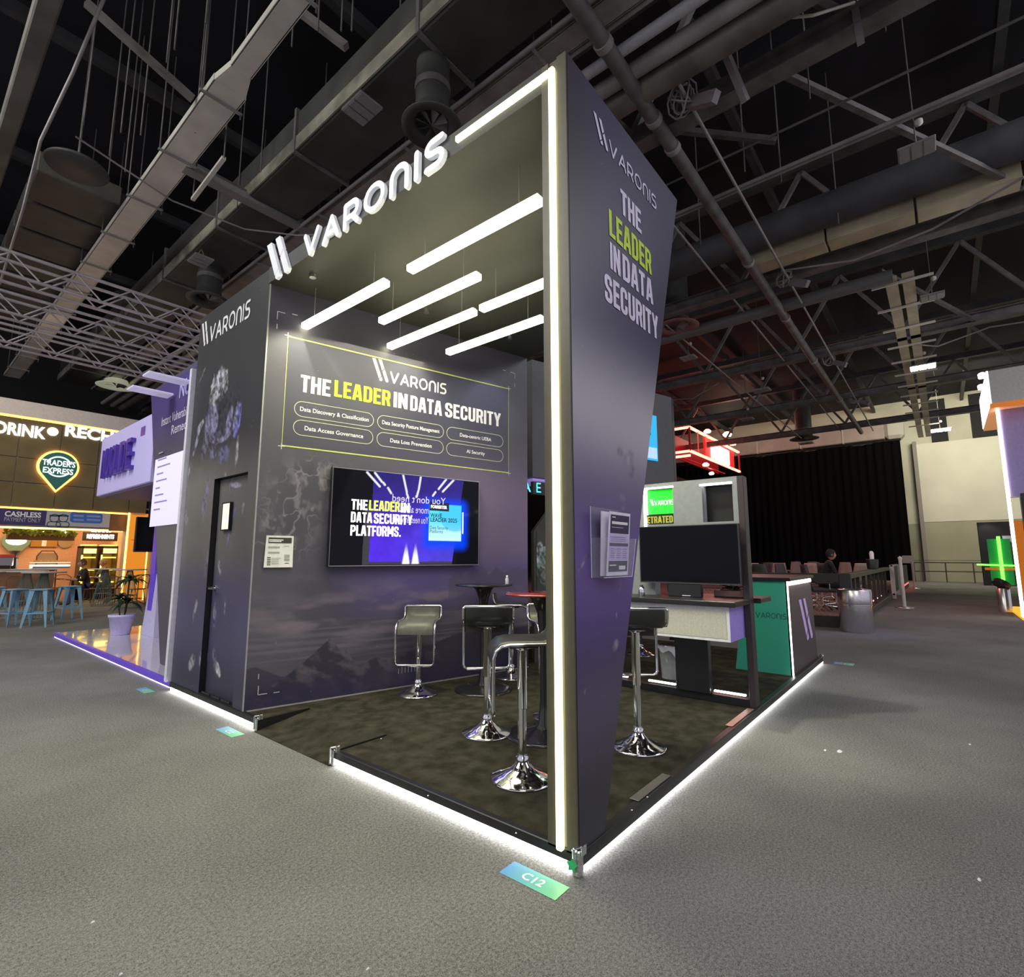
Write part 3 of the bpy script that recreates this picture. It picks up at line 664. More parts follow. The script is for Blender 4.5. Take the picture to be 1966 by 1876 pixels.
t=thing('small_bottle','tiny clear bottle with a white cap on the tall round table','bottle',(q.x,q.y,PZ+1.0495))
MB().lathe([(.017,0),(.018,.004),(.018,.055),(.009,.068)],n=16).build('body',mat('clear_plastic',(.75,.77,.8),.15,alpha=.75),t,world=False)
MB().lathe([(.010,.068),(.0105,.07),(.0105,.088),(.0,.089)],n=14).build('cap',WHITE,t,world=False)

# ---- television on the graphic wall ------------------------------------------
d=.09
a0=Pw.uv((640,898),d);a1=Pw.uv((920,923),d);a2=Pw.uv((919,1083),d);a3=Pw.uv((630,1090),d)
tu0=(a0[0]+a3[0])/2;tu1=(a1[0]+a2[0])/2;tz0=(a2[1]+a3[1])/2;tz1=(a0[1]+a1[1])/2
tc=Pw.P((tu0+tu1)/2,tz0,d/2)
tv=thing('wall_television','large flat television on the graphic wall showing a slogan slide with painted purple reflection','television',tc)
GLS=mat('screen_glass',(.003,.003,.005),.12,spec=.16)
b=MB(); b.prism([Pw.P(tu0,tz0,.02),Pw.P(tu1,tz0,.02),Pw.P(tu1,tz1,.02),Pw.P(tu0,tz1,.02)],WN*(d-.022)); b.build('housing',BLK,tv)
b=MB(); b.prism([Pw.P(tu0+.3,tz0+.2,.001),Pw.P(tu1-.3,tz0+.2,.001),Pw.P(tu1-.3,tz1-.2,.001),Pw.P(tu0+.3,tz1-.2,.001)],WN*.02); b.build('wall_bracket',BLK,tv)
b=MB(); outline(b,Pw,[(tu0,tz0),(tu1,tz0),(tu1,tz1),(tu0,tz1)],.008,d); b.build('bezel',STEELB,tv)
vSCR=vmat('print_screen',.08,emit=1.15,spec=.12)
T=lambda *p:[Pw.uv(q,d) for q in p]
pr=T((718,912),(890,925),(868,1078),(708,1073)); st_=[T(a,b_) for a,b_ in (((705,907),(729,934)),((720,908),(733,925)),((736,927),(739,931)),((745,937),(751,947)),((774,912),(781,945)),((781,948),(784,956)),((808,915),(804,940)),((803,943),(800,954)),((857,920),(842,939)),((871,922),(850,944)),((836,945),(831,952)))]
crd=T((824,967),(886,969),(884,1039),(822,1036)); fl=T((779,1083),(797,1083))
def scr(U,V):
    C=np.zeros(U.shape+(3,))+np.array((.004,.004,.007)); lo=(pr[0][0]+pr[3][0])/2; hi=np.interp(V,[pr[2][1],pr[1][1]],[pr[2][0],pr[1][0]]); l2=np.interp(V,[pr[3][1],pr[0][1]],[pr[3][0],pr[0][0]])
    inn=(U>l2)&(U<hi)&(V>pr[2][1]); f=sstep(pr[0][1],pr[3][1],V); P=mixc(np.zeros_like(C)+np.array((.03,.02,.20)),(.085,.025,.75),f); P=mixc(P,(.07,.06,.62),sstep(l2.mean(),hi.mean(),U)*f*.8)  # purple region: reflection of a screen opposite, painted into the picture
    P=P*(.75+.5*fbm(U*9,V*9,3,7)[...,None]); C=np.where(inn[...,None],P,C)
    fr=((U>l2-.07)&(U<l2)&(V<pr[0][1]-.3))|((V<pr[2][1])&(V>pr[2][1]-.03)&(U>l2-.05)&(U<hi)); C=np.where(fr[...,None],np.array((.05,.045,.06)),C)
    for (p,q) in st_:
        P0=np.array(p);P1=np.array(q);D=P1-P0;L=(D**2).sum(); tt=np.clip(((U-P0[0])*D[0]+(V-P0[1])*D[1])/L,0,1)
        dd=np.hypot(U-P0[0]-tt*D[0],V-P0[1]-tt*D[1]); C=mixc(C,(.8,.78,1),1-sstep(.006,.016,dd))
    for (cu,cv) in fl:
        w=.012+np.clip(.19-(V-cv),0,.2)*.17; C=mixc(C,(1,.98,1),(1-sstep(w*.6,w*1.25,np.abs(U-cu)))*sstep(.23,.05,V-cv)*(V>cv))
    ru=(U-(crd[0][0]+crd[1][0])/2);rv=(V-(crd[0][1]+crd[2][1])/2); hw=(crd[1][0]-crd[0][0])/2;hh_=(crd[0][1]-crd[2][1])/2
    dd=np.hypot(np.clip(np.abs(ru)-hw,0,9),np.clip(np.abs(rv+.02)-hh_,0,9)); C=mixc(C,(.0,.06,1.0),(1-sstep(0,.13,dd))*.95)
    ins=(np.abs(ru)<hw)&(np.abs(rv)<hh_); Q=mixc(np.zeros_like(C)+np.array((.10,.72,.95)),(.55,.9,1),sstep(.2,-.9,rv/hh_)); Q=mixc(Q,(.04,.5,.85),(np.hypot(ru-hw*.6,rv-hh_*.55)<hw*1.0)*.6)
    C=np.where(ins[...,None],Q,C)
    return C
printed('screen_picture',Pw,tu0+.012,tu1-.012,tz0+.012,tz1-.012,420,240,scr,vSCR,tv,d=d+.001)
EW=mat('screen_text_white',(1,1,1),emit=1.3); EL=mat('screen_text_lime',(.7,.95,.1),emit=1.1,ecol=(.65,.95,.08)); ED=mat('screen_text_dark',(.01,.02,.06),.3)
def tline(b,s,p0,p1,h,bold=.05,mirror=False):
    a,z=Pw.uv(p0,d); c,z2=Pw.uv(p1,d)
    if bold==.05: cond_text(b,Pw,s,a,(z+z2)/2,h,c-a,d=d+.004); return
    put_text(b,Pw,s,a,(z+z2)/2,h,w=c-a,d=d+.004,bold=bold,mirror=mirror)
h1=Pw.uv((675,958),d)[1]-Pw.uv((674,978),d)[1]
for w_,p_,q_ in (('THE',(674,978),(705,980)),('IN',(769,984),(786,985)),('DATA',(673,1003),(714,1004)),('SECURITY',(717,1004),(791,1009)),('PLATFORMS.',(672,1028),(769,1031))):
    b=MB(); tline(b,w_,p_,q_,h1); b.build('screen_word',EW,tv)
b=MB(); tline(b,'LEADER',(708,980),(767,983),h1); b.build('screen_lettering',EL,tv,label='lime word on screen')
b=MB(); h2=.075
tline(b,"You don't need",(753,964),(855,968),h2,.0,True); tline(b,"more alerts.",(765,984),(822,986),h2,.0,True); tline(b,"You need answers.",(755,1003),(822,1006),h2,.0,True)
b.build('screen_reflection_lettering',mat('screen_reflection_faint',(.6,.55,.9),emit=.55),tv)  # mirrored text is a reflection painted in as glowing lettering
b=MB(); rect(b,Pw,*T((824,980))[0],*T((862,966))[0],d=d+.003); b.build('screen_tag',ED,tv)
b=MB(); tline(b,'FORRESTER',(827,976),(858,977),.035,.03); b.build('screen_lettering',EW,tv)
b=MB(); tline(b,'WAVE',(826,993),(848,994),.045,.02); tline(b,'LEADER 2025',(826,1002),(877,1003),.045,.02); tline(b,'Data Security',(825,1016),(860,1017),.035,0); tline(b,'Platforms',(825,1023),(850,1024),.035,0)
b.build('screen_lettering',ED,tv,label='dark card text')
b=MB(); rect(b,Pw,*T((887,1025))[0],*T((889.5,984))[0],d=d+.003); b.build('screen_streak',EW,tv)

# ---- notice sheet and brochure holder ------------------------------------------
PAP=mat('paper_white',(.85,.86,.82),.6); INK=mat('ink_dark',(.05,.05,.045),.6); INKG=mat('ink_grey',(.42,.42,.38),.6)
p=Pw.uv((512,1028),.01);q=Pw.uv((561,1089),.01); nu0,nz1=p; nu1,nz0=q; nz0=(Pw.uv((507,1090),.01)[1]+nz0)/2
nt=thing('notice_sheet','white printed sheet with a dark heading taped left of the television','notice',Pw.P((nu0+nu1)/2,nz0,.01))
b=MB(); n=6
for k in range(n+1):
    f=k/n; off=.006+.016*(1-f)**2
    for u in (nu0,nu1): b.v.append(tuple(Pw.P(u-(.012*(1-f) if u==nu0 else 0),nz0+(nz1-nz0)*f,off)))
for k in range(n): b.f.append((2*k,2*k+1,2*k+3,2*k+2)); b.sm.append(True)
b.build('sheet',PAP,nt)
W_=nu1-nu0;H_=nz1-nz0
def nb_(mb,x0,y0,x1,y1,dd=.026):
    r=lambda x,y:Pw.P(nu0+W_*x,nz0+H_*y,.006+.016*(1-y)**2+.0015); mb.plate([r(x0,y0),r(x1,y0),r(x1,y1),r(x0,y1)])
b=MB(); nb_(b,.08,.76,.93,.94); [nb_(b,.06,.07+.056*k,.19,.10+.056*k) for k in range(5)]; nb_(b,.70,.12,.86,.14); b.build('printed_blocks',INK,nt)
b=MB()
for (x0,y0,x1,y1) in ((.08,.60,.5,.66),(.08,.43,.5,.49),(.22,.28,.55,.3),(.22,.22,.48,.25),(.22,.16,.48,.19),(.22,.10,.48,.13),(.66,.66,.84,.68),(.68,.3,.88,.4),(.68,.2,.88,.28)): nb_(b,x0,y0,x1,y1)
b.build('printed_lines',INKG,nt)
b=MB(); 
for (x0,y0,x1,y1) in ((.10,.845,.62,.88),(.10,.80,.55,.83)):
    r=lambda x,y:Pw.P(nu0+W_*x,nz0+H_*y,.006+.016*(1-y)**2+.003); b.plate([r(x0,y0),r(x1,y0),r(x1,y1),r(x0,y1)])
b.build('printed_heading',PAP,nt)
bh=thing('brochure_holder','clear acrylic wall pocket on the purple side fin','brochure holder',(.30,-.03,1.30))
ACR=mat('clear_acrylic',(.7,.7,.8),.05,alpha=.10)
b=MB(); b.box((.15,-.018,1.30),(.44,-.0145,1.66)); b.build('back_plate',ACR,bh)
for x_ in (.15,.437): MB().prism([(x_,-.018,1.305),(x_,-.085,1.305),(x_,-.115,1.50),(x_,-.018,1.5)],(.003,0,0)).build('side_wall',ACR,bh)
b=MB(); b.add([(.15,-.085,1.305),(.44,-.085,1.305),(.44,-.115,1.5),(.15,-.115,1.5),(.15,-.087,1.305),(.44,-.087,1.305),(.44,-.117,1.5),(.15,-.117,1.5)],[(0,1,2,3),(7,6,5,4),(0,4,5,1),(3,2,6,7)]); b.box((.15,-.088,1.30),(.44,-.016,1.304)); b.build('front_pocket',ACR,bh)
b=MB(); b.tube([(.149,-.0165,1.30),(.149,-.0165,1.66)],.0022,5); b.tube([(.149,-.088,1.302),(.441,-.088,1.302)],.0022,5); b.tube([(.441,-.09,1.30),(.441,-.118,1.5)],.0022,5); b.build('polished_edge',mat('acrylic_edge',(.8,.76,.88),.2),bh)
def brochure(x0,dx,y0,y1,label):
    t=thing('brochure',label,'brochure',(x0+.11,y0,1.31),group=None)
    pl=Plane((x0,y0,1.31),(1,0,0),Vector((0,y1-y0,.325)),None); pl.n=pl.u.cross(pl.v).normalized(); 
    b=MB(); b.prism([pl.P(0,0),pl.P(.225,0),pl.P(.225,.325),pl.P(0,.325)],pl.n*.004); b.build('sheets',mat('paper_lilac_white',(.88,.84,.95),.5),t)
    return t,pl
t,pl=brochure(.175,0,-.05,-.062,'rearmost brochure in the wall pocket, only its white edge showing')
t,pl=brochure(.195,0,-.072,-.098,'front brochure in the wall pocket with dark purple header block')
b=MB(); 
for (x0,y0,x1,y1) in ((.012,.215,.213,.31),(.012,.150,.213,.166),(.012,.02,.213,.075)): b.plate([pl.P(x,y,.005) for x,y in ((x0,y0),(x1,y0),(x1,y1),(x0,y1))])
b.build('printed_block',mat('ink_purple',(.04,.03,.08),.5),t)
b=MB(); b.plate([pl.P(x,y,.0045) for x,y in ((.008,.078),(.217,.078),(.217,.212),(.008,.212))]); b.build('printed_tint',mat('tint_lilac',(.62,.52,.83),.5),t)
b=MB()
for (x0,y0,x1,y1) in ((.025,.262,.195,.276),(.025,.295,.06,.300),(.025,.245,.15,.247),(.02,.05,.09,.056),(.12,.03,.19,.05)): b.plate([pl.P(x,y,.006) for x,y in ((x0,y0),(x1,y0),(x1,y1),(x0,y1))])
b.build('printed_heading',PAP,t)
b=MB()
for k in range(3):
    for r in range(5): x=.025+.065*k;y=.135-.011*r; b.plate([pl.P(a,c,.006) for a,c in ((x,y),(x+.045-.008*(r%2),y),(x+.045-.008*(r%2),y+.003),(x,y+.003))])
for r in range(3): y=.195-.010*r; b.plate([pl.P(a,c,.006) for a,c in ((.02,y),(.18,y),(.18,y+.003),(.02,y+.003))])
b.build('printed_lines',mat('ink_lilac',(.30,.24,.42),.6),t)

# ---- demo kiosk --------------------------------------------------------------------
KX=2.92
GREYP=mat('kiosk_grey',(.26,.28,.285),.45); KB=mat('kiosk_black',(.016,.016,.018),.35); KR=mat('kiosk_rosewood_black',(.05,.036,.038),.4)
ks=thing('demo_kiosk_frame','tall kiosk frame with grey header panel, cut-outs and white light lines','kiosk',(KX,.6,PZ))
b=MB(); b.bbox((KX,.0,PZ+.001),(KX+.12,.055,2.16),.004); b.build('post',KR,ks,label='black square post nearest the aisle')
b=MB(); b.bbox((KX,1.95,PZ+.001),(KX+.12,2.005,2.16),.004); b.build('post',KR,ks)
MB().bbox((KX-.0,.055,PZ+.001),(KX+.12,1.95,PZ+.07),.004).build('base_beam',KB,ks)
G0,G1=at_x((1293,990),KX).y,at_x((1240,937),KX).y; GZ0,GZ1=at_x((1290,989),KX).z,at_x((1290,936),KX).z
b=MB(); z0,z1=1.42,2.16; ya,yb=.055,1.95
o0,o1=.10,.385; oz0,oz1=1.74,2.10
for (p,q) in (((KX,ya,oz1),(KX+.12,yb,z1)),((KX,ya,z0),(KX+.12,yb,oz0)),((KX,ya,oz0),(KX+.12,o0,oz1)),((KX,o1,oz0),(KX+.12,G0,oz1)),((KX,G1,oz0),(KX+.12,yb,oz1))): b.box(p,q)
b.build('header_panel',GREYP,ks); MB().box((KX,.9,.95),(KX+.12,1.95,1.42)).build('side_panel',GREYP,ks)
b=MB(); b.box((KX+.115,o0,oz0),(KX+.12,o1,oz1)); b.build('cutout_back',mat('void_black',(.004,.004,.004),.7),ks)  # near-black plate paints in the shade of the opening
b=MB(); b.bbox((KX-.006,o0-.0,oz1-.004),(KX+.03,o1+.02,oz1+.012),.002); b.build('light_line',LEDW,ks)
b=MB(); b.box((KX+.04,o1-.006,oz0),(KX+.1,o1-.001,oz1)); b.build('cutout_reveal',mat('reveal_white',(.4,.38,.42),.5),ks)
GRN=mat('sign_green',(.02,.75,.04),emit=.62,ecol=(.0,.85,.02))
MB().box((KX+.03,G0,GZ0+.02),(KX+.05,G1,GZ1-.01)).build('lit_sign',GRN,ks,label='bright green lit square with white logo')
pk=Plane((KX+.028,0,0),(0,-1,0),(0,0,1),(-1,0,0)); b=MB(); e=logo(lambda c:b,pk,0,0,.05,markh=1.3,wt=.12); w_=G1-G0; b=MB(); logo(lambda c:b,pk,-G1+.03,(GZ0+GZ1)/2-.03,.05,sx=(w_-.03)/(e*1.0),markh=1.3,wt=.12); b.build('lettering',EW,ks)
b=MB(); b.bbox((KX-.006,G0-.01,GZ1),(KX+.04,G1+.02,GZ1+.016),.002); b.bbox((KX-.006,G1,GZ0-.12),(KX+.04,G1+.03,GZ1),.002); b.build('light_line',LEDW,ks)
MB().box((KX-.003,G0,GZ0-.085),(KX-.001,G1,GZ0+.012)).build('caption_strip',KB,ks)
pk2=Plane((KX-.004,0,0),(0,-1,0),(0,0,1),(-1,0,0)); b=MB(); cond_text(b,pk2,'ETRATED',-G1+.005,GZ0-.075,.07,w_-.01,d=.001); b.build('lettering',mat('print_olive',(.45,.46,.03),.5,emit=.15,ecol=(.6,.6,.05)),ks)
MB().bbox((KX-.03,.39,PZ+.07),(KX+.05,.71,.72),.004).build('centre_column',KB,ks)
for (y0,y1) in ((.09,.37),(.74,1.02),(1.25,1.6)): MB().bbox((KX+.02,y0,PZ+.088),(KX+.045,y1,PZ+.104),.003).build('light_line',LEDW,ks)
# counter
CXF=2.52
ct=thing('display_counter','white drawer-like counter with a thick black top hung on the kiosk frame','counter',(2.9,.55,.69))
b=MB(); b.bbox((CXF-.05,-.0-.16+.16,.985),(KX-.002,1.3,1.03),.005); b.bbox((KX+.122,-.06,.985),(3.42,1.3,1.03),.005); b.bbox((KX-.002,.058,.985),(KX+.122,.9,1.03),.005); b.build('worktop',KB,ct)
CRM=mat('cream_board',(.62,.61,.50),.6,var=.08,scale=70); LIL=mat('lilac_side',(.42,.30,.85),.4)
b=MB(); b.box((CXF+.012,.07,.70),(3.2,1.28,.984)); b.build('drawer_box',WHITE,ct)
MB().box((CXF+.006,.095,.715),(CXF+.012,1.26,.945)).build('front_panel',CRM,ct)
b=MB(); outline(b,Plane((CXF+.01,0,0),(0,-1,0),(0,0,1),(-1,0,0)),[(-1.28,.69),(-.065,.69),(-.065,.984),(-1.28,.984)],.02,.006); b.build('front_frame',WHITE,ct)
MB().box((CXF+.012,.062,.69),(3.2,.07,.984)).build('end_panel',LIL,ct,label='lilac side panel')
# kiosk television
k0=at_x((1227,1012),KX-.12);k1=at_x((1416,1004),KX-.12);k2=at_x((1424,1124),KX-.12);k3=at_x((1228,1118),KX-.12)
ky0,ky1,kz0,kz1=(k1.y+k2.y)/2,(k0.y+k3.y)/2,(k2.z+k3.z)/2,(k0.z+k1.z)/2
kt=thing('kiosk_television','switched-off black television standing on the display counter','television',(KX-.1,.55,1.03))
MB().bbox((KX-.115,ky0,kz0),(KX-.07,ky1,kz1),.006).build('housing',BLK,kt)
b=MB(); pk3=Plane((KX-.1155,0,0),(0,-1,0),(0,0,1),(-1,0,0)); rect(b,pk3,-ky1+.012,kz0+.016,-ky0-.012,kz1-.01,.0008); b.build('screen',GLS,kt)
b=MB(); outline(b,pk3,[(-ky1,kz0),(-ky0,kz0),(-ky0,kz1),(-ky1,kz1)],.007,.0012); b.build('bezel',mat('bezel_grey',(.12,.12,.13),.3,metal=.5),kt)
b=MB(); b.bbox((KX-.11,.40,1.032),(KX-.05,.72,kz0),.004); b.build('stand',KB,kt); MB().box((KX-.113,.5,1.04),(KX-.11,.58,1.046)).build('stand_badge',WHITE,kt)
# small things on counter
t=thing('steel_flask','shiny steel cylinder standing under the left end of the kiosk television','flask',(KX-.25,.93,1.031)); MB().lathe([(.03,0),(.032,.004),(.032,.075),(.02,.09),(.0,.092)],n=20).build('body',CHROME,t,world=False); MB().lathe([(.018,.092),(.018,.105),(0,.106)],n=14).build('lid',KB,t,world=False)
t=thing('cable_box','open pinkish box with a tangle of black cables on the counter','box',(KX+.2,.22,1.031))
b=MB(); b.box((KX+.13,.08,1.031),(KX+.135,.36,1.09)); b.box((KX+.3,.08,1.031),(KX+.305,.36,1.09)); b.box((KX+.13,.08,1.031),(KX+.3,.085,1.09)); b.box((KX+.13,.355,1.031),(KX+.3,.36,1.09)); b.box((KX+.13,.08,1.031),(KX+.3,.36,1.034)); b.build('carton',mat('pink_card',(.55,.3,.26),.7),t)
for k in range(6):
    pp=[(KX+.15+.13*random.random(),.1+.24*random.random(),1.07+.08*random.random()) for _ in range(6)]
    MB().tube(pp,.004,5).build('cable',BLK,t)
# clear waste bin
t=thing('clear_waste_bin','see-through waste bin with a white liner bag under the display counter','waste bin',(3.62,1.06,PZ+.001))
MB().lathe([(.10,0),(.105,.01),(.125,.34),(.128,.34),(.108,.0)],n=28).build('body',mat('bin_clear',(.75,.77,.75),.08,alpha=.35),t,world=False)
MB().lathe([(.126,.335),(.132,.34),(.132,.36),(.126,.362)],n=28).build('rim',CHROME,t,world=False)
b=MB(); n=28
for k in range(n):
    a=2*math.pi*k/n; dz=.10+.07*math.sin(a*1+2.4)+.03*math.sin(5*a)
    b.v+= [(.124*math.cos(a),.124*math.sin(a),.345),(.136*math.cos(a),.136*math.sin(a),.35),(.142*math.cos(a),.142*math.sin(a),.35-max(.03,dz))]
for k in range(n):
    j=(k+1)%n
    for q_ in (0,1): b.f.append((3*k+q_,3*j+q_,3*j+q_+1,3*k+q_+1)); b.sm.append(True)
b.build('liner_bag',WHITE,t,world=False)

# ---- green reception counter ---------------------------------------------------------
gx=4.57
gc=thing('reception_counter','green fronted reception counter with white edge light at the right platform corner','counter',(5.3,.3,PZ+.001))
GR=mat('counter_green',(.03,.36,.23),.45,col2=(.05,.34,.28),scale=.8,var=.2)
b=MB(); b.prism([(gx,.045,PZ+.001),(gx,.66,PZ+.001),(gx,.50,1.13),(gx,.045,1.13)],(.03,0,0)); b.build('front_panel',GR,gc,label='teal green front panel')
b=MB(); b.prism([(gx,.03,PZ+.001),(6.0,.03,PZ+.001),(5.88,.03,1.13),(gx,.03,1.13)],(0,.03,0)); b.build('side_panel',mat('counter_side',(.10,.075,.08),.4),gc,label='dark brownish side panel')
b=MB(); b.box((gx+.03,.06,PZ+.001),(5.85,.5,1.1)); b.build('carcass',KB,gc)
MB().bbox((gx-.03,.0,1.13),(5.95,.75,1.17),.005).build('worktop',KB,gc)
MB().bbox((gx-.008,.028,PZ+.01),(gx+.004,.043,1.13),.002).build('light_line',LEDW,gc); MB().bbox((gx+.02,.008,1.085),(5.8,.028,1.127),.004).build('light_line',mat('led_strong',(1,1,1),emit=9,ecol=(1,1,.95)),gc)
MB().bbox((gx-.06,.02,PZ+.002),(gx-.01,.14,PZ+.012),.002).build('foot_plate',CHROME,gc)
pg=Plane((gx-.001,0,0),(0,-1,0),(0,0,1),(-1,0,0)); u0,z0=pg.uv((1453,1186)); u1,_=pg.uv((1512,1185)); b=MB(); e=logo(lambda c:b,pg,0,0,.065,mark=False,wt=.13); b=MB(); logo(lambda c:b,pg,u0-.01,z0,.065,mark=False,sx=(u1-u0+.01)/e,wt=.13); b.build('lettering',mat('print_navy',(.01,.05,.09),.5),gc)
pg2=Plane((0,.029,0),(1,0,0),(0,0,1),(0,-1,0)); um,zm=pg2.uv((1533,1152)); u2,zm2=pg2.uv((1560,1220)); b=MB(); hM=zm-zm2
for P_ in MARK: b.plate([pg2.P(um+a*(u2-um)/1.09,zm2+bb*hM,.003) for a,bb in P_])
b.build('mark',mat('print_lilac',(.62,.45,.85),.4,emit=.12),gc)
# ---- back block of the booth (grey tower over far corner) ---------------------------------
bt_=thing('rear_booth_tower','grey block at the back of the booth, seen either side of the corner pillar','booth tower',(4.6,2.6,PZ))
WT=mat('tower_grey',(.10,.10,.108),.5)
q0=Vector((3.32,2.755,0)); q1=Vector((6.19,1.97,0)); dn=(q1-q0).normalized(); nb=Vector((dn.y,-dn.x,0))
b=MB(); b.prism([q0+Vector((0,0,2.47)),q1+Vector((0,0,2.47)),q1+Vector((0,0,4.10)),q0+Vector((0,0,4.10))],-nb*.5); b.build('upper_block',WT,bt_)
zz=2.47
b=MB(); b.prism([q0+Vector((0,0,2.42)),q1+Vector((0,0,2.42)),q1+Vector((0,0,2.45)),q0+Vector((0,0,2.45))],-nb*.48); b.build('lilac_trim',mat('lilac_trim',(.3,.2,.6),.4,emit=.35,ecol=(.45,.35,.9)),bt_)
pb=Plane(q0,dn,(0,0,1),nb)
b=MB(); b.prism([pb.P(.02,2.24,-.02),pb.P(2.9,2.24,-.02),pb.P(2.9,2.41,-.02),pb.P(.02,2.41,-.02)],-nb*.05); b.build('led_band',KB,bt_)
b=MB(); uA,zA=pb.uv((1004,943)); uF,_=pb.uv((1030,943)); put_text(b,pb,'A',uA,2.265,.13,d=.0,bold=.02); put_text(b,pb,'E',uF,2.265,.13,d=.0,bold=.0); b.build('lettering',mat('cyan_lit',(.1,.8,.9),emit=1.2,ecol=(.1,.85,.95)),bt_)
b=MB(); b.prism([q0+Vector((.02,0,PZ+.001)),q0+dn*1.6+Vector((0,0,PZ+.001)),q0+dn*1.6+Vector((0,0,2.23)),q0+dn*.45+Vector((0,0,2.23)),q0+Vector((.02,0,1.75))],-nb*.06); b.build('lower_panel',mat('lower_olive',(.055,.056,.05),.5,var=.2,scale=6),bt_)
def ast2(U,V): 
    C=np.zeros(U.shape+(3,))+np.array((.055,.056,.05)); C=C*(.8+.4*fbm(U*6,V*6,4,2)[...,None])
    return blobs_pl(pb,U,V,C,[(1044,1060,14,12,0,(.5,.6,.6),.9,.2),(1040,1075,16,24,0,(.35,.5,.45),.9,.2),(1033,1062,8,26,14,(.6,.72,.75),.9,.2),(1028,1100,5,16,0,(.5,.55,.55),.9,.3),(1036,1100,6,22,30,(.06,.07,.06),.8,.3),(1040,1085,3,10,-40,(.75,.8,.8),.9,.2),(1044,1110,8,14,0,(.3,.34,.34),.8,.4)])
printed('astronaut_print',pb,.06,.85,.95,1.75,90,90,ast2,vmat('print_rear',.5),bt_,d=.002)
b=MB(); b.prism([q1+Vector((.01,0,PZ)),q1+Vector((.09,0,PZ)),q1+Vector((.09,.2,PZ)),q1+Vector((.01,.2,PZ))],(0,0,4.0)); b.build('edge_post',KB,bt_)
uS,zS=pb.uv((1232,884)); uS1,zS1=pb.uv((1258,803)); b=MB(); b.prism([pb.P(uS,2.95,.005),pb.P(uS1,2.95,.005),pb.P(uS1,3.70,.005),pb.P(uS,3.70,.005)],nb*.02); b.build('blue_screen',mat('blue_screen',(.02,.3,.6),emit=.9,ecol=(.03,.42,.75)),bt_)
b=MB(); b.prism([pb.P(uS,2.98,.026),pb.P(uS1-.02,2.98,.026),pb.P(uS1-.02,3.16,.026),pb.P(uS,3.16,.026)],nb*.002); b.build('screen_footer',mat('pale_screen',(.4,.55,.8),emit=.8,ecol=(.45,.65,.95)),bt_)
b=MB(); put_text(b,pb,'S',pb.uv((1244,840))[0],3.36,.07,d=.03,bold=.03); b.build('lettering',ED,bt_)
# ---- floor tags and litter ---------------------------------------------------------------
def floor_tag(x0,x1,y0,y1,s,label):
    t=thing('floor_sticker',label,'floor sticker',((x0+x1)/2,(y0+y1)/2,.001))
    pl=Plane((x0,y1,.002),(0,-1,0),(1,0,0),(0,0,1)); w=y1-y0;h=x1-x0
    printed('sticker',pl,0,w,0,h,30,14,lambda U,V:mixc(np.zeros(U.shape+(3,))+np.array((.12,.38,.75)),(.22,.75,.32),U/w),vmat('print_sticker',.3),t)
    b=MB(); put_text(b,pl,s,w/2,h*.28,h*.45,d=.001,bold=.02,align='C'); b.build('lettering',WHITE,t)
floor_tag(-.215,-.105,-.03,.275,'C12','blue to green floor sticker reading C12 at the front corner')
floor_tag(-.215,-.115,3.05,3.36,'C12','small blue-green floor sticker left of the entrance ramp')
floor_tag(-.215,-.115,5.15,5.45,'C11','blue-green floor sticker at the far left, by the neighbouring stand')
floor_tag(6.1,6.3,-.35,-.12,'C12','pale green floor sticker at the right end of the platform')
for i,(px,s_) in enumerate((((1584,1441),.014),((1612,1443),.028),((1880,1690),.011),((178,1772),.006),((1862,1430),.012),((232,1872),.005),((706,1862),.005))):
    c=at_z(px); r=s_; b=MB(); n=7; b.lathe([(r,0.001),(r*.7,.006),(.0,.007)],n=n)
    b.v=[(x*(1+.4*random.random()),y*(1+.4*random.random())*.5,z) for x,y,z in b.v]
    o=b.build('paper_scrap',WHITE); o.location=(c.x,c.y,0); tag(o,['tiny white paper scrap on the aisle carpet, right of centre','torn white paper scrap on the aisle carpet, larger of a pair','white paper scrap near the lower right of the aisle floor','small pale scrap on the carpet at far lower left','tiny pale scrap on the aisle carpet far right','small pale scrap at the bottom left edge of the floor','small pale scrap at the bottom edge left of centre'][i],'litter')
for i,px in enumerate(((991,1594),(1243,1530),(1213,1555),(822,1523),(732,1415),(944,1492))):
    c=at_z(px,PZ+.014 if i<5 else PZ); o=MB().lathe([(.006,0),(.005,.003),(0,.004)],n=8).build('screw_head',CHROME); o.location=(c.x,c.y,PZ+.013 if i in(1,2) else PZ+.001); tag(o,'bright screw head on the booth carpet edge','screw',group='screw heads on the booth platform')

# =================================================================== THE HALL
fl=bpy.data.materials.new('hall_carpet'); fl.use_nodes=True; nt=fl.node_tree; bs=nt.nodes['Principled BSDF']; bs.inputs['Roughness'].default_value=.95; bs.inputs['Specular IOR Level'].default_value=.08
tc=nt.nodes.new('ShaderNodeTexCoord')
def nz(sc,det,ro=.6):
    n=nt.nodes.new('ShaderNodeTexNoise'); n.inputs['Scale'].default_value=sc; n.inputs['Detail'].default_value=det; n.inputs['Roughness'].default_value=ro; nt.links.new(tc.outputs['Object'],n.inputs['Vector']); return n
def mth(op,a,b_):
    m_=nt.nodes.new('ShaderNodeMath'); m_.operation=op
    for k,v in enumerate((a,b_)):
        if isinstance(v,(int,float)): m_.inputs[k].default_value=v
        else: nt.links.new(v,m_.inputs[k])
    return m_.outputs[0]
g=mth('ADD',mth('MULTIPLY',nz(240,2).outputs['Fac'],.6),mth('MULTIPLY',nz(75,3).outputs['Fac'],.4)); g=mth('ADD',g,mth('MULTIPLY',mth('SUBTRACT',nz(.6,4).outputs['Fac'],.5),.22))
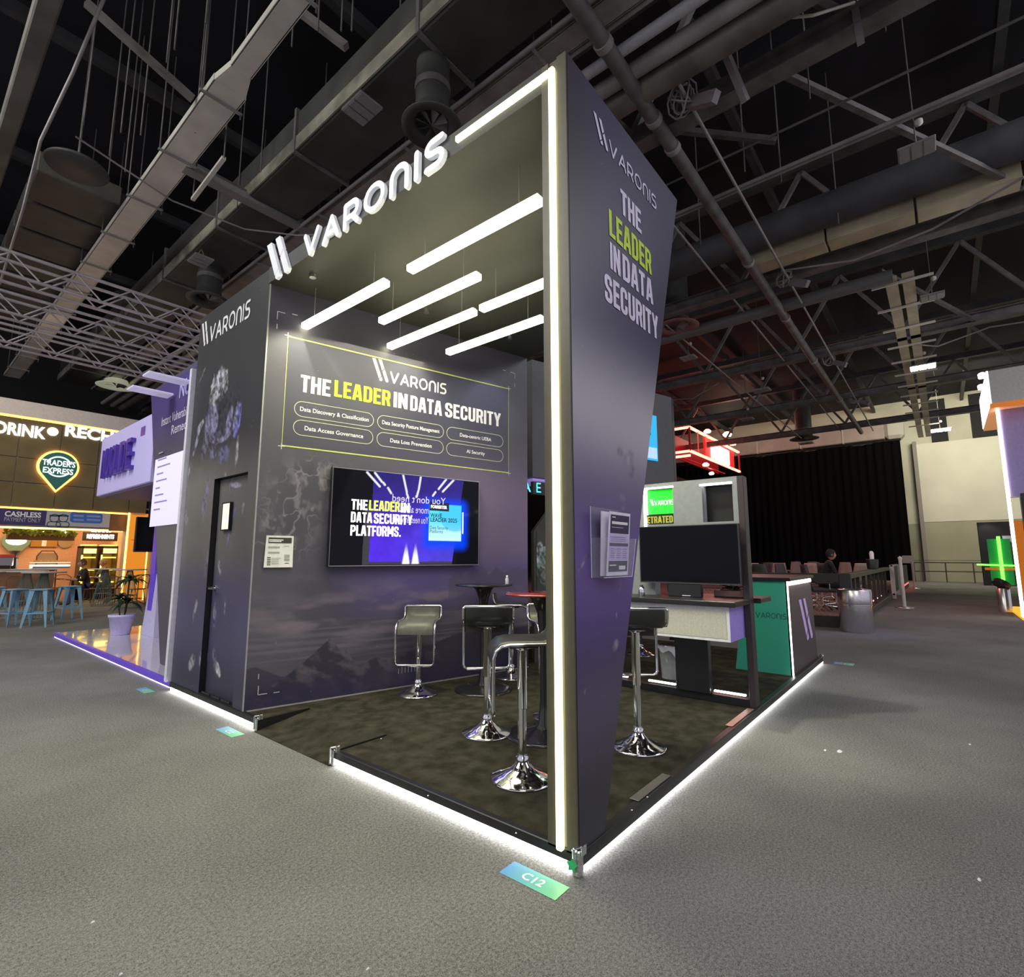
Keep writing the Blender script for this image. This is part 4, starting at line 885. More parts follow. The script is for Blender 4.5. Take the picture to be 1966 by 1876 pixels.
cr=nt.nodes.new('ShaderNodeValToRGB'); cr.color_ramp.elements[0].position=.37; cr.color_ramp.elements[0].color=(.075,.075,.072,1); cr.color_ramp.elements[1].position=.63; cr.color_ramp.elements[1].color=(.33,.33,.315,1)
nt.links.new(g,cr.inputs['Fac']); nt.links.new(cr.outputs['Color'],bs.inputs['Base Color'])
struct(MB().box((-14,-18,-.1),(39.2,28,0)).build('floor',fl))
struct(MB().box((-14,-18,11.4),(39.2,28,11.6)).build('ceiling',mat('roof_dark',(.010,.010,.015),.8,var=.4,scale=.5)))
WALLC=mat('wall_cream',(.62,.60,.48),.7,var=.1,scale=.5); WALLD=mat('wall_dark',(.02,.02,.022),.8)
struct(MB().box((-14,27.9,0),(39.2,28,11.4)).build('wall_left',WALLD))
FX=39.0
fwall=struct(MB().box((FX,-18,0),(FX+.2,28,11.4)).build('wall_back',WALLC))
MB().box((FX-.02,-18,0),(FX,.35,3.5)).build('dado_band',mat('wall_olive',(.36,.35,.25),.7,var=.1,scale=.6),fwall)
MB().box((FX-.6,-.62,0),(FX,-.42,8.6)).build('wall_pier',mat('wall_pier',(.30,.27,.25),.7),fwall)
b=MB(); b.box((FX-.45,-9,3.56),(FX-.1,-.62,8.42)); b.build('wall_panel',mat('wall_panel',(.72,.70,.58),.7,var=.08,scale=.4),fwall,label='large pale wall panel')
MB().box((FX-.45,-9,.0),(FX-.1,-.62,3.54)).build('wall_panel',mat('wall_panel_low',(.40,.39,.27),.7,var=.08,scale=.6),fwall,label='darker olive lower wall panel')
for (y0,y1) in ((-2.2,-1.4),(-4.4,-3.3),(-6.8,-5.6)): MB().box((FX-.05,y0,8.5),(FX-.01,y1,11.2)).build('dark_bay',WALLD,fwall)
# drape curtain
dr=thing('stage_drape','huge black floor-length drape hanging across the far wall','curtain',(FX-1,6,0))
CUR=mat('black_velvet',(.0025,.0025,.003),.9,spec=.1)
b=MB(); N=260; 
for i in range(N+1):
    y=.15+ (24-.15)*i/N; x=FX-.9+.09*math.sin(i*1.25)+.05*math.sin(i*.37)
    b.v+=[(x,y,.02),(x,y,8.72+.03*math.sin(i*.2))]
b.f=[(2*i,2*i+2,2*i+3,2*i+1) for i in range(N)]; b.sm=[True]*N; b.build('fabric',CUR,dr); MB().tube([(FX-.9,.1,8.78),(FX-.9,24,8.78)],.06,8).build('rail',BLK,dr)
# duct above curtain
PK=mat('duct_pinkish',(.42,.34,.31),.6,var=.1,scale=1); DU=mat('duct_white',(.55,.53,.47),.6)
t=thing('wall_duct','pale boxed duct running above the black drape','duct',(FX-1,8,9.4))
MB().bbox((FX-1.2,.9,8.9),(FX-.1,22,9.9),.05).build('duct_body',PK,t)
for y in (3.1,5.6,8.4,11): MB().box((FX-1.24,y,8.87),(FX-.08,y+.08,9.93)).build('duct_flange',DU,t)
MB().bbox((FX-1.25,-.1,8.85),(FX-.1,.9,10.0),.2).build('duct_elbow',DU,t)
# ---- roof structure: trusses along Y every 6 m --------------------------------------------
STL=mat('roof_steel',(.15,.14,.135),.55,var=.3,scale=3); STL2=mat('roof_steel_light',(.33,.31,.30),.5,var=.15,scale=3); STD=mat('roof_steel_dark',(.05,.05,.052),.6,var=.3,scale=2)
def roof_truss(x,y0,y1,label):
    t=thing('roof_truss',label,'roof truss',(x,(y0+y1)/2,8),group=None)
    b=MB(); b.box((x-.14,y0,8.0),(x+.14,y1,8.02)); b.box((x-.012,y0,8.02),(x+.012,y1,8.28)); b.box((x-.14,y0,8.28),(x+.14,y1,8.30)); b.build('bottom_chord',STL,t)
    MB().box((x-.12,y0,10.6),(x+.12,y1,10.85)).build('top_chord',STD,t)
    L=3.0; n=int((y1-y0)/L); dm=None
    for k in range(n):
        ya=y0+k*L
        for (p,q) in (((ya,8.3),(ya+L/2,10.6)),((ya+L/2,10.6),(ya+L,8.3))):
            s_=1 if q[1]>p[1] else -1
            key=s_
            o=MB().bar((x,p[0],p[1]),(x,q[0],q[1]),.10,.10,up=(1,0,0)).build('diagonal_brace',STL,t) if (k,s_) in ((0,1),(0,-1)) else None
            if o: roof_truss.b[s_]=(o,p[0])
            else:
                src,py=roof_truss.b[s_]; share(src,(src.location.x,src.location.y+(p[0]-py),src.location.z),parent=t)
roof_truss.b={}
NM=['nearest roof truss over the right corner of the booth','second roof truss from the booth, above the aisle','third roof truss, above the lounge area','fourth roof truss, near the far drape','farthest roof truss before the pale wall']
for k in range(5): roof_truss(5.1+6*k,-16,27,NM[k])
for i,(y,z) in enumerate(((-7,10.9),(-3,10.9),(1.4,10.9),(6,10.9),(10.5,10.9),(15,10.9),(20,10.9))):
    o=MB().box((-14,y-.08,z),(39,y+.08,z+.25)).build('roof_purlin',STD); tag(o,'dark roof purlin high above the trusses, %s counted from the right'%['first','second','third','fourth','fifth','sixth','seventh'][i],"beam",group='roof purlins')
# smooth pipes over right corner
def pipe(name,axis,c,z,r,a0,a1,m,label,cat='pipe',joints=()):
    t=thing(name,label,cat,((a0+a1)/2,c,z) if axis=='x' else (c,(a0+a1)/2,z))
    P=(lambda a:(a,c,z)) if axis=='x' else (lambda a:(c,a,z))
    MB().tube([P(a0),P((a0+a1)/2),P(a1)],r,14).build('pipe_run',m,t)
    for j in joints: MB().tube([P(j-.05),P(j+.05)],r*1.18,14).build('pipe_coupling',STL2,t)
    return t
pipe('roof_pipe','y',3.42,8.0,.075,-10,26,mat('pipe_grey',(.5,.5,.52),.45),'slim light grey roof pipe, leftmost of three beside the pillar top')
pipe('roof_pipe','y',3.78,8.0,.11,-10,26,STL2,'dark roof pipe, middle of three beside the pillar top')
pipe('roof_pipe','y',4.12,8.0,.19,-10,26,mat('pipe_brown',(.17,.155,.13),.4,var=.3,scale=2),'thick dusty roof pipe, rightmost and largest of three')
pipe('roof_pipe','x',1.42,7.9,.105,-6,30,STL,'long dark pipe crossing under the roof trusses away from the pillar',joints=(3.1,4.6,5.3,9.5,13,17,22.6))
pipe('roof_pipe','y',9.6,8.5,.34,-14,26,mat('duct_lumpy',(.06,.06,.065),.7,var=.3,scale=1.5),'wide dark insulated pipe high between the first two roof trusses')
for dx,dz in ((0,0),(.13,.03)): pipe('conduit','y',7.05+dx,8.0+dz,.03,-12,24,STL2,'thin conduit line, %s of the parallel pair above the aisle'%('lower left' if dx==0 else 'upper right'),'conduit')
pipe('conduit','y',6.3,8.1,.02,-12,24,STL,'single thin conduit left of the parallel pair','conduit')
for i,(yy,zz) in enumerate(((.9,7.9),(2.3,8.1),(4.2,8.0))): pipe('conduit','x',yy,zz,.025,4.2,30,STL2,'thin rod running off beside the long dark crossing pipe, '+['on its right','on its left','far left of it'][i],'conduit')
# cable trays
def tray(x,y0,y1,w,z,m,label,h=.1,name='cable_tray',brk=()):
    t=thing(name,label,'cable tray',(x,(y0+y1)/2,z))
    b=MB(); b.box((x-w/2,y0,z),(x+w/2,y1,z+.015)); b.build('tray_floor',m,t)
    for s in (-1,1): MB().box((x+s*w/2-.01,y0,z),(x+s*w/2+.01,y1,z+h)).build('tray_side',m,t)
    src=None
    for y in brk:
        if src is None:
            src=MB().box((x-w/2-.08,y-.02,z-.03),(x+w/2+.08,y+.02,z-.0)).build('tray_bracket',STL2,t); s2=MB().tube([(x-w/2-.06,y,z-.03),(x-w/2-.06,y,11.3)],.012,5).build('hanger_rod',STL,t); s3=MB().tube([(x+w/2+.06,y,z-.1),(x+w/2+.06,y,11.3)],.012,5).build('hanger_rod',STL,t); y0_=y
        else:
            for s_ in (src,s2,s3): share(s_,(s_.location.x,s_.location.y+y-y0_,s_.location.z),parent=t)
TRG=mat('tray_galvanised',(.75,.71,.63),.5,var=.1,scale=2)
tray(.40,5.9,24.6,.42,8.0,TRG,'long pale grey cable tray crossing the dark ceiling at upper left',brk=[6.2+1.7*k for k in range(11)])
tray(.38,-2,5.5,.26,8.0,TRG,'narrower near section of the pale grey cable tray at upper left',brk=[.5,2.2,3.9])
t=tag(MB().prism([(.25,5.5,8.0),(.51,5.5,8.0),(.61,5.9,8.0),(.19,5.9,8.0)],(0,0,.1)).build('tray_reducer',TRG),'tapering reducer joining the wide and narrow parts of the pale cable tray','cable tray')
t=thing('cross_beam','pale beam branching off the cable tray towards the sign','beam',(1.6,8.1,8)); MB().box((.55,8.0,7.98),(2.9,8.2,8.1)).build('beam_body',mat('beam_grey',(.26,.25,.24),.5),t); MB().box((.55,8.07,8.1),(2.9,8.13,8.2)).build('beam_web',STL,t)
t=thing('hanging_channel','short bright metal channel hanging on two rods under the cable tray','strut',(.9,7.1,7.6))
pA=at_z((430,303),7.6);pB=at_z((370,383),7.6); MB().bar(pA,pB,.06,.05).build('channel',TRG,t)
for p_ in (pA,pB): MB().tube([p_,(p_.x,p_.y,11.3)],.012,5).build('hanger_rod',STL,t)
tray(2.86,-8,24,.30,8.0,mat('tray_brown',(.30,.27,.24),.5,var=.2,scale=3),'brown cable tray running just above the booth beam',h=.12,brk=[-3+2.6*k for k in range(9)])
pipe('conduit','y',2.62,8.0,.03,-8,24,STL2,'thin conduit along the left edge of the brown tray','conduit'); pipe('conduit','y',3.1,8.05,.03,-8,24,STL2,'thin conduit along the right edge of the brown tray','conduit')
# large rectangular duct with diffusers
DK_=mat('duct_dark',(.06,.06,.055),.6,var=.25,scale=1.2); DKL=mat('duct_pale',(.30,.28,.23),.6,var=.5,scale=1.5)
t=thing('main_duct','huge dark rectangular air duct running over the booth','duct',(2.1,8,8)); MB().bbox((1.6,-6,8.05),(2.57,24,8.8),.04).build('duct_body',DK_,t)
MB().box((1.575,-6,8.06),(1.60,24,8.30)).build('duct_edge_angle',DKL,t)  # paler strip along one side of the duct
src=None
for k in range(9):
    y=-3+3.1*k
    if src is None: src=MB().box((1.56,y,8.02),(2.60,y+.06,8.83)).build('duct_flange',STL,t); yb=y
    else: share(src,(src.location.x,src.location.y+y-yb,src.location.z),parent=t)
def diffuser(px,pyb,x,y,ztop,zb,r,label,colr=DK_,rim=None):
    t=thing('round_diffuser',label,'air diffuser',(x,y,zb))
    MB().tube([(x,y,ztop),(x,y,zb+.25)],r*.56,28).build('neck',DK_,t)
    MB().tube([(x,y,zb+.5),(x,y,zb+.6)],r*.6,28).build('collar',STL,t)
    MB().lathe([(r*.56,.25),(r*.62,.12),(r,.02),(r,0),(r*.62,.03),(r*.5,.1)],(x,y,zb),28).build('flared_rim',rim or DK_,t)
    b=MB()
    for k in range(8):
        a=2*math.pi*k/8; c,s=math.cos(a),math.sin(a); b.add([(x,y,zb+.02),(x+r*.55*c,y+r*.55*s,zb+.1),(x+r*.55*math.cos(a+.5),y+r*.55*math.sin(a+.5),zb+.03)],[(0,1,2)])
    b.build('swirl_vane',STL,t)
c=at_z((829,245),7.1); diffuser(0,0,c.x,c.y,8.1,7.1,.40,'round air diffuser on a drum under the duct, just above the sign letters')
c=at_z((400,578),7.3); diffuser(0,0,c.x,c.y,8.1,7.3,.45,'round air diffuser farther back under the duct, behind the storage tower top')
diffuser(0,0,2.95,22.0,11.4,7.75,.62,'round diffuser with a pale lit rim over the café side',rim=mat('rim_pale',(.6,.62,.5),.4,emit=.25,ecol=(.8,.85,.6)))
diffuser(0,0,11.85,4.0,11.4,7.95,.62,'reddish rimmed round diffuser right of the tall side fin',rim=mat('rim_pink',(.30,.15,.15),.5))
diffuser(0,0,30.8,4.2,11.4,8.1,.75,'black round diffuser in front of the far drape')
t=thing('flat_disc','large flat grey disc hung under the ceiling at far left','air diffuser',(-.5,9.7,8.2)); c=at_z((148,325),8.2); MB().lathe([(0,0),(.44,0),(.46,.03),(.44,.06),(0,.06)],c,40).build('disc',mat('disc_grey',(.07,.07,.068),.5),t); MB().tube([(c.x,c.y,8.26),(c.x,c.y,11.3)],.02,6).build('hanger_rod',STL,t)
# low ducts at left: slatted underside
t=thing('panelled_duct','broad dark panelled duct low at the far left of the ceiling','duct',(-.3,14,8.3))
for k in range(7):
    MB().bbox((-1.0,10.6+1.25*k,8.3),(.25,11.75+1.25*k,8.7),.02).build('duct_section',mat('duct_taupe',(.075,.07,.06),.6,var=.2,scale=2),t)
o=tag(MB().bbox((at_z((68,0),8).x,-5,8.0),(at_z((124,0),8).x,26,8.3),.02).build('box_girder',mat('girder_taupe',(.115,.108,.095),.6,var=.3,scale=1.5)),'wide dusty box girder at the upper left corner of the view','beam')
def sag(pts,r,m,label):
    q=[Vector(p) for p in pts]; out=[]
    for i in range(len(q)-1):
        for k in range(6): out.append(q[i].lerp(q[i+1],k/6))
    out.append(q[-1]); o=MB().tube(out,r,5).build('ceiling_cable',m); return tag(o,label,'cable')
sag([at_z((215,-40),8.2),at_z((140,140),7.8),at_z((78,270),7.4),at_z((45,400),7.2),at_z((0,545),7.2)],.022,STL2,'thick pale cable swooping down at the left edge of the ceiling')
sag([at_z((145,262),8),at_z((330,385),7.9),at_z((470,440),7.7),at_z((570,452),7.7),at_z((640,450),7.7)],.016,STL2,'long sagging cable from the grey disc to the booth sign')
sag([at_z((1500,520),8),at_z((1640,500),7.7),at_z((1790,440),7.7),at_z((1966,340),7.8)],.022,STL2,'loose cable sagging along the second roof truss')
sag([at_z((1740,660),8),at_z((1800,665),7.8),at_z((1900,628),8),at_z((1966,618),8)],.025,STL2,'sagging cable near the third roof truss at right')
sag([at_z((1280,768),8),at_z((1330,765),7.7),at_z((1380,735),8)],.025,STL2,'small drooping cable right of the rear tower')
sag([at_z((1500,35),8.2),at_z((1560,30),8.0),at_z((1640,5),8.3)],.02,TRG,'pale cable lying on the first roof truss')
# thin vertical hanger rods seen all over the left ceiling
rod=None; n_=0
for (px,zb) in (((270,260),8.0),((240,330),8.0),((320,120),8.0),((395,45),8.0),((560,90),8.2),((610,60),8.2),((655,60),8.2),((675,60),8.2),((765,120),8.2),((335,95),8.0),((232,255),8.0),((210,300),8.0),((375,255),8.0),((160,240),8.0),((1430,330),7.9),((1555,190),8.0),((1500,350),8.0),((1345,470),8.0),((1610,430),8.0),((1700,60),8.4),((500,330),8.0),((455,400),8.0)):
    q=at_z(px,zb); 
    if rod is None: rod=MB().tube([(0,0,0),(0,0,3.4)],.012,5).build('hanger_rod',STL); tag(rod,'x','rod',group='thin ceiling hanger rods'); o=rod; o.location=q
    else: o=share(rod,q)
    n_+=1; o['label']='thin steel hanger rod dropping from the dark roof among other rods'
# diagonal sway braces
for i,(p,q) in enumerate((((1480,130),(1966,360)),((1300,250),(1490,270)),((165,5),(370,190)),((560,10),(665,90)),((1690,520),(1880,620)))):
    a=at_z(p,8.6);c=at_z(q,8.05); tag(MB().bar(a,c,.09,.09).build('sway_brace',STL),['long dark brace slanting down at the upper right','short brace under the first roof truss','brace in the dark upper left','brace above the twin hanging lamps at upper centre','brace behind the cable ladder'][i],'brace')
# cable ladder pair at right
cl=thing('cable_ladder','pale twin cable ladder running away over the aisle','cable ladder',(20,-1.1,8))
for dy in (-.95,-1.28): MB().box((12.6,dy-.12,8.0),(34,dy+.12,8.06)).build('ladder_tray',mat('ladder_cream',(.50,.46,.33),.5,var=.15,scale=2),cl)
src=None
for k in range(12):
    x=12.8+1.6*k
    if src is None: src=MB().box((x,-1.75,7.93),(x+.06,-.55,7.98)).build('ladder_rung',TRG,cl); x0=x
    else: share(src,(src.location.x+x-x0,src.location.y,src.location.z),parent=cl)
pipe('grey_beam','y',12.46,8.0,.16,-1.0,26,mat('beam_smooth_grey',(.17,.17,.165),.5),'smooth grey box beam just beyond the second roof truss','beam')
t=thing('cream_duct','lit cream sheet-metal duct near the top right edge','duct',(9.6,-1,8.6)); 
for k in range(6): MB().bbox((9.9,-7.5+1.5*k,8.0),(10.4,-6.04+1.5*k,8.75),.01).build('duct_section',mat('duct_cream',(.60,.53,.36),.45,var=.15,scale=2,metal=.2),t)
# ladders of cable bundles : mesh-like bundle at truss ends
for i,(px,) in enumerate((((1310,190),),((1505,535),),((1590,690),),((1640,765),))):
    c=at_z(px,8.0); t=thing('cable_coil',['tangled coil of cables on the first roof truss beside the fin top','tangled coil of cables on the second roof truss','coil of cables on the third roof truss','coil of cables on the fourth roof truss'][i],'cable',c)
    s_=1
    for k in range(7):
        a0=random.random()*6; rr=.16+.09*random.random(); ax=Vector((random.random()-.5,random.random()-.5,random.random()-.5)).normalized(); u=ax.orthogonal().normalized(); v=ax.cross(u)
        MB().tube([c+(u*math.cos(a0+j*.63)+v*math.sin(a0+j*.63))*rr for j in range(10)],.014,5,closed=True).build('cable_loop',STL2,t)
    MB().bar(c+Vector((.05,-.1,-.1)),c+Vector((-.1,-.5,-.35)),.11,.16).build('junction_box',mat('box_mauve',(.24,.20,.21),.5),t)
for i,(p,q) in enumerate((((1388,90),(1432,195)),((1642,20),(1652,78)))):
    a=at_z(p,8.3);c=at_z(q,7.75); tag(MB().bar(a,c,.08,.12).build('beam_clamp',mat('clamp_mauve',(.27,.24,.24),.5)),['bent pale clamp bracket over the first roof truss','small clamp bracket at the upper edge of the first roof truss'][i],'clamp')
# high bay lamps (mostly unlit)
def highbay(px,label,z=7.75,lit=False,s=1.0):
    c=at_z(px,z); t=thing('high_bay_lamp',label,'ceiling lamp',c,0)
    L=mat('bay_panel_off',(.30,.30,.31),.4); Lt=mat('bay_panel_lit',(1,1,1),emit=9,ecol=(1,1,.95))
    for k in (-1,0,1): MB().box((c.x-.17*s,c.y+k*.155*s-.065*s,c.z),(c.x+.17*s,c.y+k*.155*s+.065*s,c.z+.02)).build('lamp_panel',Lt if lit else L,t)
    MB().bbox((c.x-.19*s,c.y-.24*s,c.z+.021),(c.x+.19*s,c.y+.24*s,c.z+.06),.01).build('lamp_body',STL2,t)
    MB().tube([(c.x-.1,c.y,c.z+.06),(c.x,c.y,c.z+.3),(c.x+.1,c.y,c.z+.06)],.012,5).build('lamp_yoke',STL2,t)
    MB().tube([(c.x,c.y,c.z+.3),(c.x,c.y,8.055 if 1.58<c.x<2.6 else 11.4)],.010,5).build('hanger_rod',STL,t)
    MB().lathe([(0,-.07),(.06,-.03),(.06,.03),(0,.07)],(c.x+.02,c.y-.06,c.z+.5),12).build('knuckle',TRG,t)
highbay((695,213),'unlit high bay lamp above the sign letter N')
highbay((385,503),'unlit high bay lamp left of the twin-bar mark')
highbay((1760,292),'unlit high bay lamp at the upper right')
highbay((1790,572),'unlit high bay lamp above the cable ladder on its right')
highbay((1772,706),'lit high bay lamp beyond the cable ladder',lit=True,s=1.5)
highbay((1805,827),'lit lamp hanging before the pale far wall',lit=True,s=2.0,z=8.1)
highbay((1322,689),'small unlit high bay lamp right of the reddish diffuser')
highbay((1462,751),'small high bay lamp over the lounge',s=1.3)
highbay((1434,806),'small lamp hanging above the red neon stand',s=1.2,lit=False)
highbay((1548,852),'dark pendant lamp before the drape',s=1.6,z=8.1)

# ---- lighting trusses at left ---------------------------------------------------------------
ALU=mat('truss_aluminium',(.50,.44,.45),.3,metal=.7,var=.1,scale=8)
def ltruss(y,z,x0,x1,label):
    t=thing('lighting_truss',label,'truss',((x0+x1)/2,y,z)); s=.145
    for (dy,dz) in ((-s,-s),(s,-s),(-s,s),(s,s)): MB().tube([(x0,y+dy,z+dz),(x1,y+dy,z+dz)],.022,8).build('chord_tube',ALU,t)
    L=.31; n=int((x1-x0)/L); src={}
    for k in range(n):
        xa=x0+k*L; up=k%2==0
        for key,(p,q) in {('f',up):((xa,y-s,z-s if up else z+s),(xa+L,y-s,z+s if up else z-s)),('b',up):((xa,y+s,z-s if up else z+s),(xa+L,y+s,z+s if up else z-s))}.items():
            if key not in src: src[key]=(MB().tube([p,q],.012,6).build('brace_tube',ALU,t),xa)
            else: o,x_=src[key]; share(o,(o.location.x+xa-x_,o.location.y,o.location.z),parent=t)
for (px,z,l) in (((0,508),5.0,'aluminium box truss at left, uppermost of the three'),((0,583),5.0,'aluminium box truss at left, middle of the three'),((0,642),5.0,'aluminium box truss at left, lowest of the three')):
    q=at_z(px,z); ltruss(q.y,z,-3,4.0,l)

# ---- neighbouring purple stand at left --------------------------------------------------------
NBX=.02
VIO=mat('violet_paint',(.14,.07,.58),.4,emit=.12,ecol=(.2,.1,.9)); LAV=mat('lavender_panel',(.60,.55,.95),.45,emit=.10,ecol=(.6,.55,1)); GLO=mat('gloss_white_floor',(.62,.60,.72),.09,coat=.5)
ns=thing('neighbour_stand','neighbouring lavender exhibition stand with glossy white floor at left','exhibition stand',(1,7.8,0))
MB().bbox((NBX+.05,5.17,.002),(4.5,10.95,.075),.005).build('gloss_floor',GLO,ns)
MB().box((NBX+.0,5.17,.022),(NBX+.049,10.95,.08)).build('violet_edge',VIO,ns); MB().box((NBX+.005,5.2,.006),(NBX+.045,10.9,.02)).build('light_strip',mat('led_violet',(1,1,1),emit=2.5,ecol=(.6,.5,1)),ns)
# angled info wall
iw0,iw1=5.17,7.75
vIN=vmat('print_info',.5)
pi=Plane((.28,0,0),(0,-1,0),(0,0,1),(-1,0,0))
b=MB(); b.prism([(.28,5.17,.08),(.28,6.35,.08),(.28,7.72,3.9),(.28,5.17,3.98)],(.15,0,0)); b.build('info_wall',mat('info_purple',(.085,.075,.15),.5),ns)
def infop(U,V):
    C=mixc(np.zeros(U.shape+(3,))+np.array((.10,.09,.12)),(.07,.05,.22),sstep(2.6,3.6,V)); C=mixc(C,(.16,.155,.155),np.exp(-((V-1.6)/.5)**2)*.8); return C*(.9+.2*fbm(U,V,3,8)[...,None])
printed('info_print',pi,0,1,.09,3.88,20,60,infop,vIN,ns,d=.003,clip=lambda V:(-(6.33+1.36*(V-.08)/3.82),0*V-5.18))
a=pi.uv((301,882));c=pi.uv((343,868)); e0=pi.uv((305,1010))
MB().box((.265,5.2,e0[1]),(.275,-a[0],pi.uv((320,877))[1])).build('screen_panel',mat('pale_screen2',(.7,.66,.95),emit=.55,ecol=(.72,.68,1)),ns)
b=MB(); pi2=Plane((.262,0,0),(0,-1,0),(0,0,1),(-1,0,0))
for k in range(9): rect(b,pi2,a[0]+.12,2.85-.1*k,a[0]+.3+.4*((k*7)%5)/5,2.87-.1*k,.0)
b.build('screen_lines',mat('lines_violet',(.4,.36,.6),.5),ns)
b=MB(); u0,z0=pi.uv((311,818)); u1,z1=pi.uv((347,798)); put_text(b,pi,'Instant Vulnerability',u0,(z0+z1)/2-.02,.13,w=(u1-u0)*1.55,d=.008,bold=.01); u0,z0=pi.uv((330,832)); put_text(b,pi,'Remediation',u0,z0-.02,.13,w=1.0,d=.008,bold=.01); b.build('lettering',mat('letter_lav',(.75,.72,.95),.4),ns)
b=MB(); u0,z0=pi.uv((345,764)); put_text(b,pi,'NUCLIDE',u0,z0,.24,w=1.1,d=.008,bold=.03); b.build('lettering',mat('letter_lav2',(.5,.46,.95),.4),ns,label='large cropped word near the top')
# header box
c0=at_x((196,845),.3);c1=at_x((185,954),.3);c2=at_x((298,921),.3);c3=at_x((296,790),.3)
hy0,hy1=7.5,(c0.y+c1.y)/2; hz1=(c0.z+c3.z)/2; hz0=(c1.z+c2.z)/2
MB().bbox((.3,hy0,hz0),(1.7,hy1,hz1),.01).build('header_box',LAV,ns); MB().box((.34,hy0,hz0-.03),(1.66,hy1-.05,hz0)).build('header_soffit',mat('soffit_mauve',(.2,.15,.25),.5),ns)
ph_=Plane((.298,0,0),(0,-1,0),(0,0,1),(-1,0,0)); uA,zA=ph_.uv((201,922)); uB,zB=ph_.uv((262,905)); PUR=mat('letter_violet',(.10,.05,.42),.3)
wd=uB-uA; xx=uA
for ch in 'NUCLIDE':
    mb=MB(); v_,f_=text2d(ch,.0); ww=wd/7*(.5 if ch=='I' else 1.0); 
    put_text(mb,ph_,ch,xx,zA+.02,.50,w=ww*.86,d=.0,bold=.0); base=list(mb.v); nf=list(mb.f); k=len(base)
    mb.v+= [(x-.07,y,z) for x,y,z in base]; mb.f+=[tuple(i+k for i in f) for f in nf]
    from collections import Counter
    ed=Counter(tuple(sorted((f[i],f[(i+1)%len(f)]))) for f in nf for i in range(len(f)))
    for (i,j),n__ in ed.items():
        if n__==1: mb.f.append((i,j,j+k,i+k))
    mb.sm=[False]*len(mb.f); mb.build('raised_letter',PUR,ns); xx+=ww
b=MB(); u0,z0=ph_.uv((270,838)); rect(b,ph_,u0,z0,u0+.2,z0+.14,.003); b.build('small_square_mark',PUR,ns)
# column and pedestal
MB().bar((1.05,9.3,.075),(1.05,9.3,hz0),.22,.16).build('violet_column',VIO,ns)
ped=MB(); ped.add([(.95,8.9,.077),(1.55,8.9,.077),(1.55,9.55,.077),(.95,9.55,.077),(1.0,9.1,1.12),(1.45,9.1,1.12),(1.45,9.45,1.12),(1.0,9.45,1.12)],[(0,3,2,1),(4,5,6,7),(0,1,5,4),(1,2,6,5),(2,3,7,6),(3,0,4,7)]); tag(ped.build('plinth',mat('plinth_white',(.62,.58,.85),.4)),'tapering white plinth on the glossy neighbouring floor','plinth')
t=thing('hanging_monitor','black portrait monitor behind the violet column','monitor',(1.9,9.9,2)); m0=at_y((263,992),10.4);m1=at_y((282,1060),10.4); MB().bbox((m0.x,10.4,m1.z),(m1.x+.25,10.46,m0.z),.01).build('housing',BLK,t); MB().box((m0.x+.03,10.394,m1.z+.03),(m1.x+.22,10.3995,m0.z-.03)).build('screen',GLS,t); MB().tube([((m0.x+m1.x)/2+.1,10.43,m0.z),((m0.x+m1.x)/2+.1,10.43,hz0+.0)],.02,6).build('pole',BLK,t)
for i,px in enumerate(((345,733),(312,758))):
    c=at_x(px,.15); t=thing('clip_spotlight',['flat white clip-on spotlight nearest the booth tower','flat white clip-on spotlight farther along the neighbour wall'][i],'spotlight',c)
    MB().bbox((-.38,-.12,-.01),(.1,.12,.02),.008).build('lamp_head',mat('lamp_lilac',(.75,.72,.95),.4,emit=.25,ecol=(.8,.75,1)),t,world=False); MB().tube([(.1,0,.02),(.18,0,.06),(.22,0,-.05)],.012,6).build('clip_arm',STEELB,t,world=False)
MB_=MB().bbox((-.045,5.10,.09),(.27,5.155,3.56),.004).build('edge_board',mat('edge_board_white',(.82,.80,.92),.4)); tag(MB_,'tall thin white board standing between the booth tower and the neighbouring stand','board')
# plant
def plant(x,y,z):
    t=thing('potted_palm','potted palm in a lilac-white pot on the neighbouring glossy floor','plant',(x,y,z))
    MB().lathe([(.13,0),(.14,.01),(.185,.30),(.20,.30),(.20,.345),(.19,.345),(.175,.30),(.0,.29)],n=28).build('pot',mat('pot_lilac',(.68,.62,.92),.4),t,world=False)
    LF=mat('palm_leaf',(.02,.045,.018),.4,var=.4,scale=6); ST=mat('palm_stem',(.05,.05,.02),.6)
    for (sx,sy,h,nn) in ((.05,.03,.22,16),(-.05,.0,.30,16),(.04,-.03,.62,26)):
        MB().tube([(sx*.6,sy*.6,.29),(sx*1.1,sy,.29+h*.5),(sx*1.3,sy*1.3,.30+h)],.012,6).build('stem',ST,t,world=False)
        for k in range(nn):
            a=2*math.pi*k/nn*2.4+random.random()*.5; el=.2+1.1*random.random(); L=.26+.14*random.random(); p0=Vector((sx*1.3,sy*1.3,.30+h)); b=MB(); hv=Vector((math.cos(a),math.sin(a),0)); sd=Vector((-math.sin(a),math.cos(a),0))
            pts=[]
            for j in range(6):
                f=j/5; r=L*f*math.cos(el*(1-f*.9)); zz=L*(math.sin(el)*f-.75*f*f); w=.034*math.sin(math.pi*min(1,f*.9+.1))+.001
                c=p0+hv*r+Vector((0,0,zz)); pts+= [c-sd*w,c+Vector((0,0,.006)),c+sd*w]
            b.add(pts,[(3*j+q,3*j+q+1,3*j+q+4,3*j+q+3) for j in range(5) for q in (0,1)],True); b.build('leaf',LF,t,world=False)
q=at_z((231,1218),.076); plant(q.x,q.y,.076)

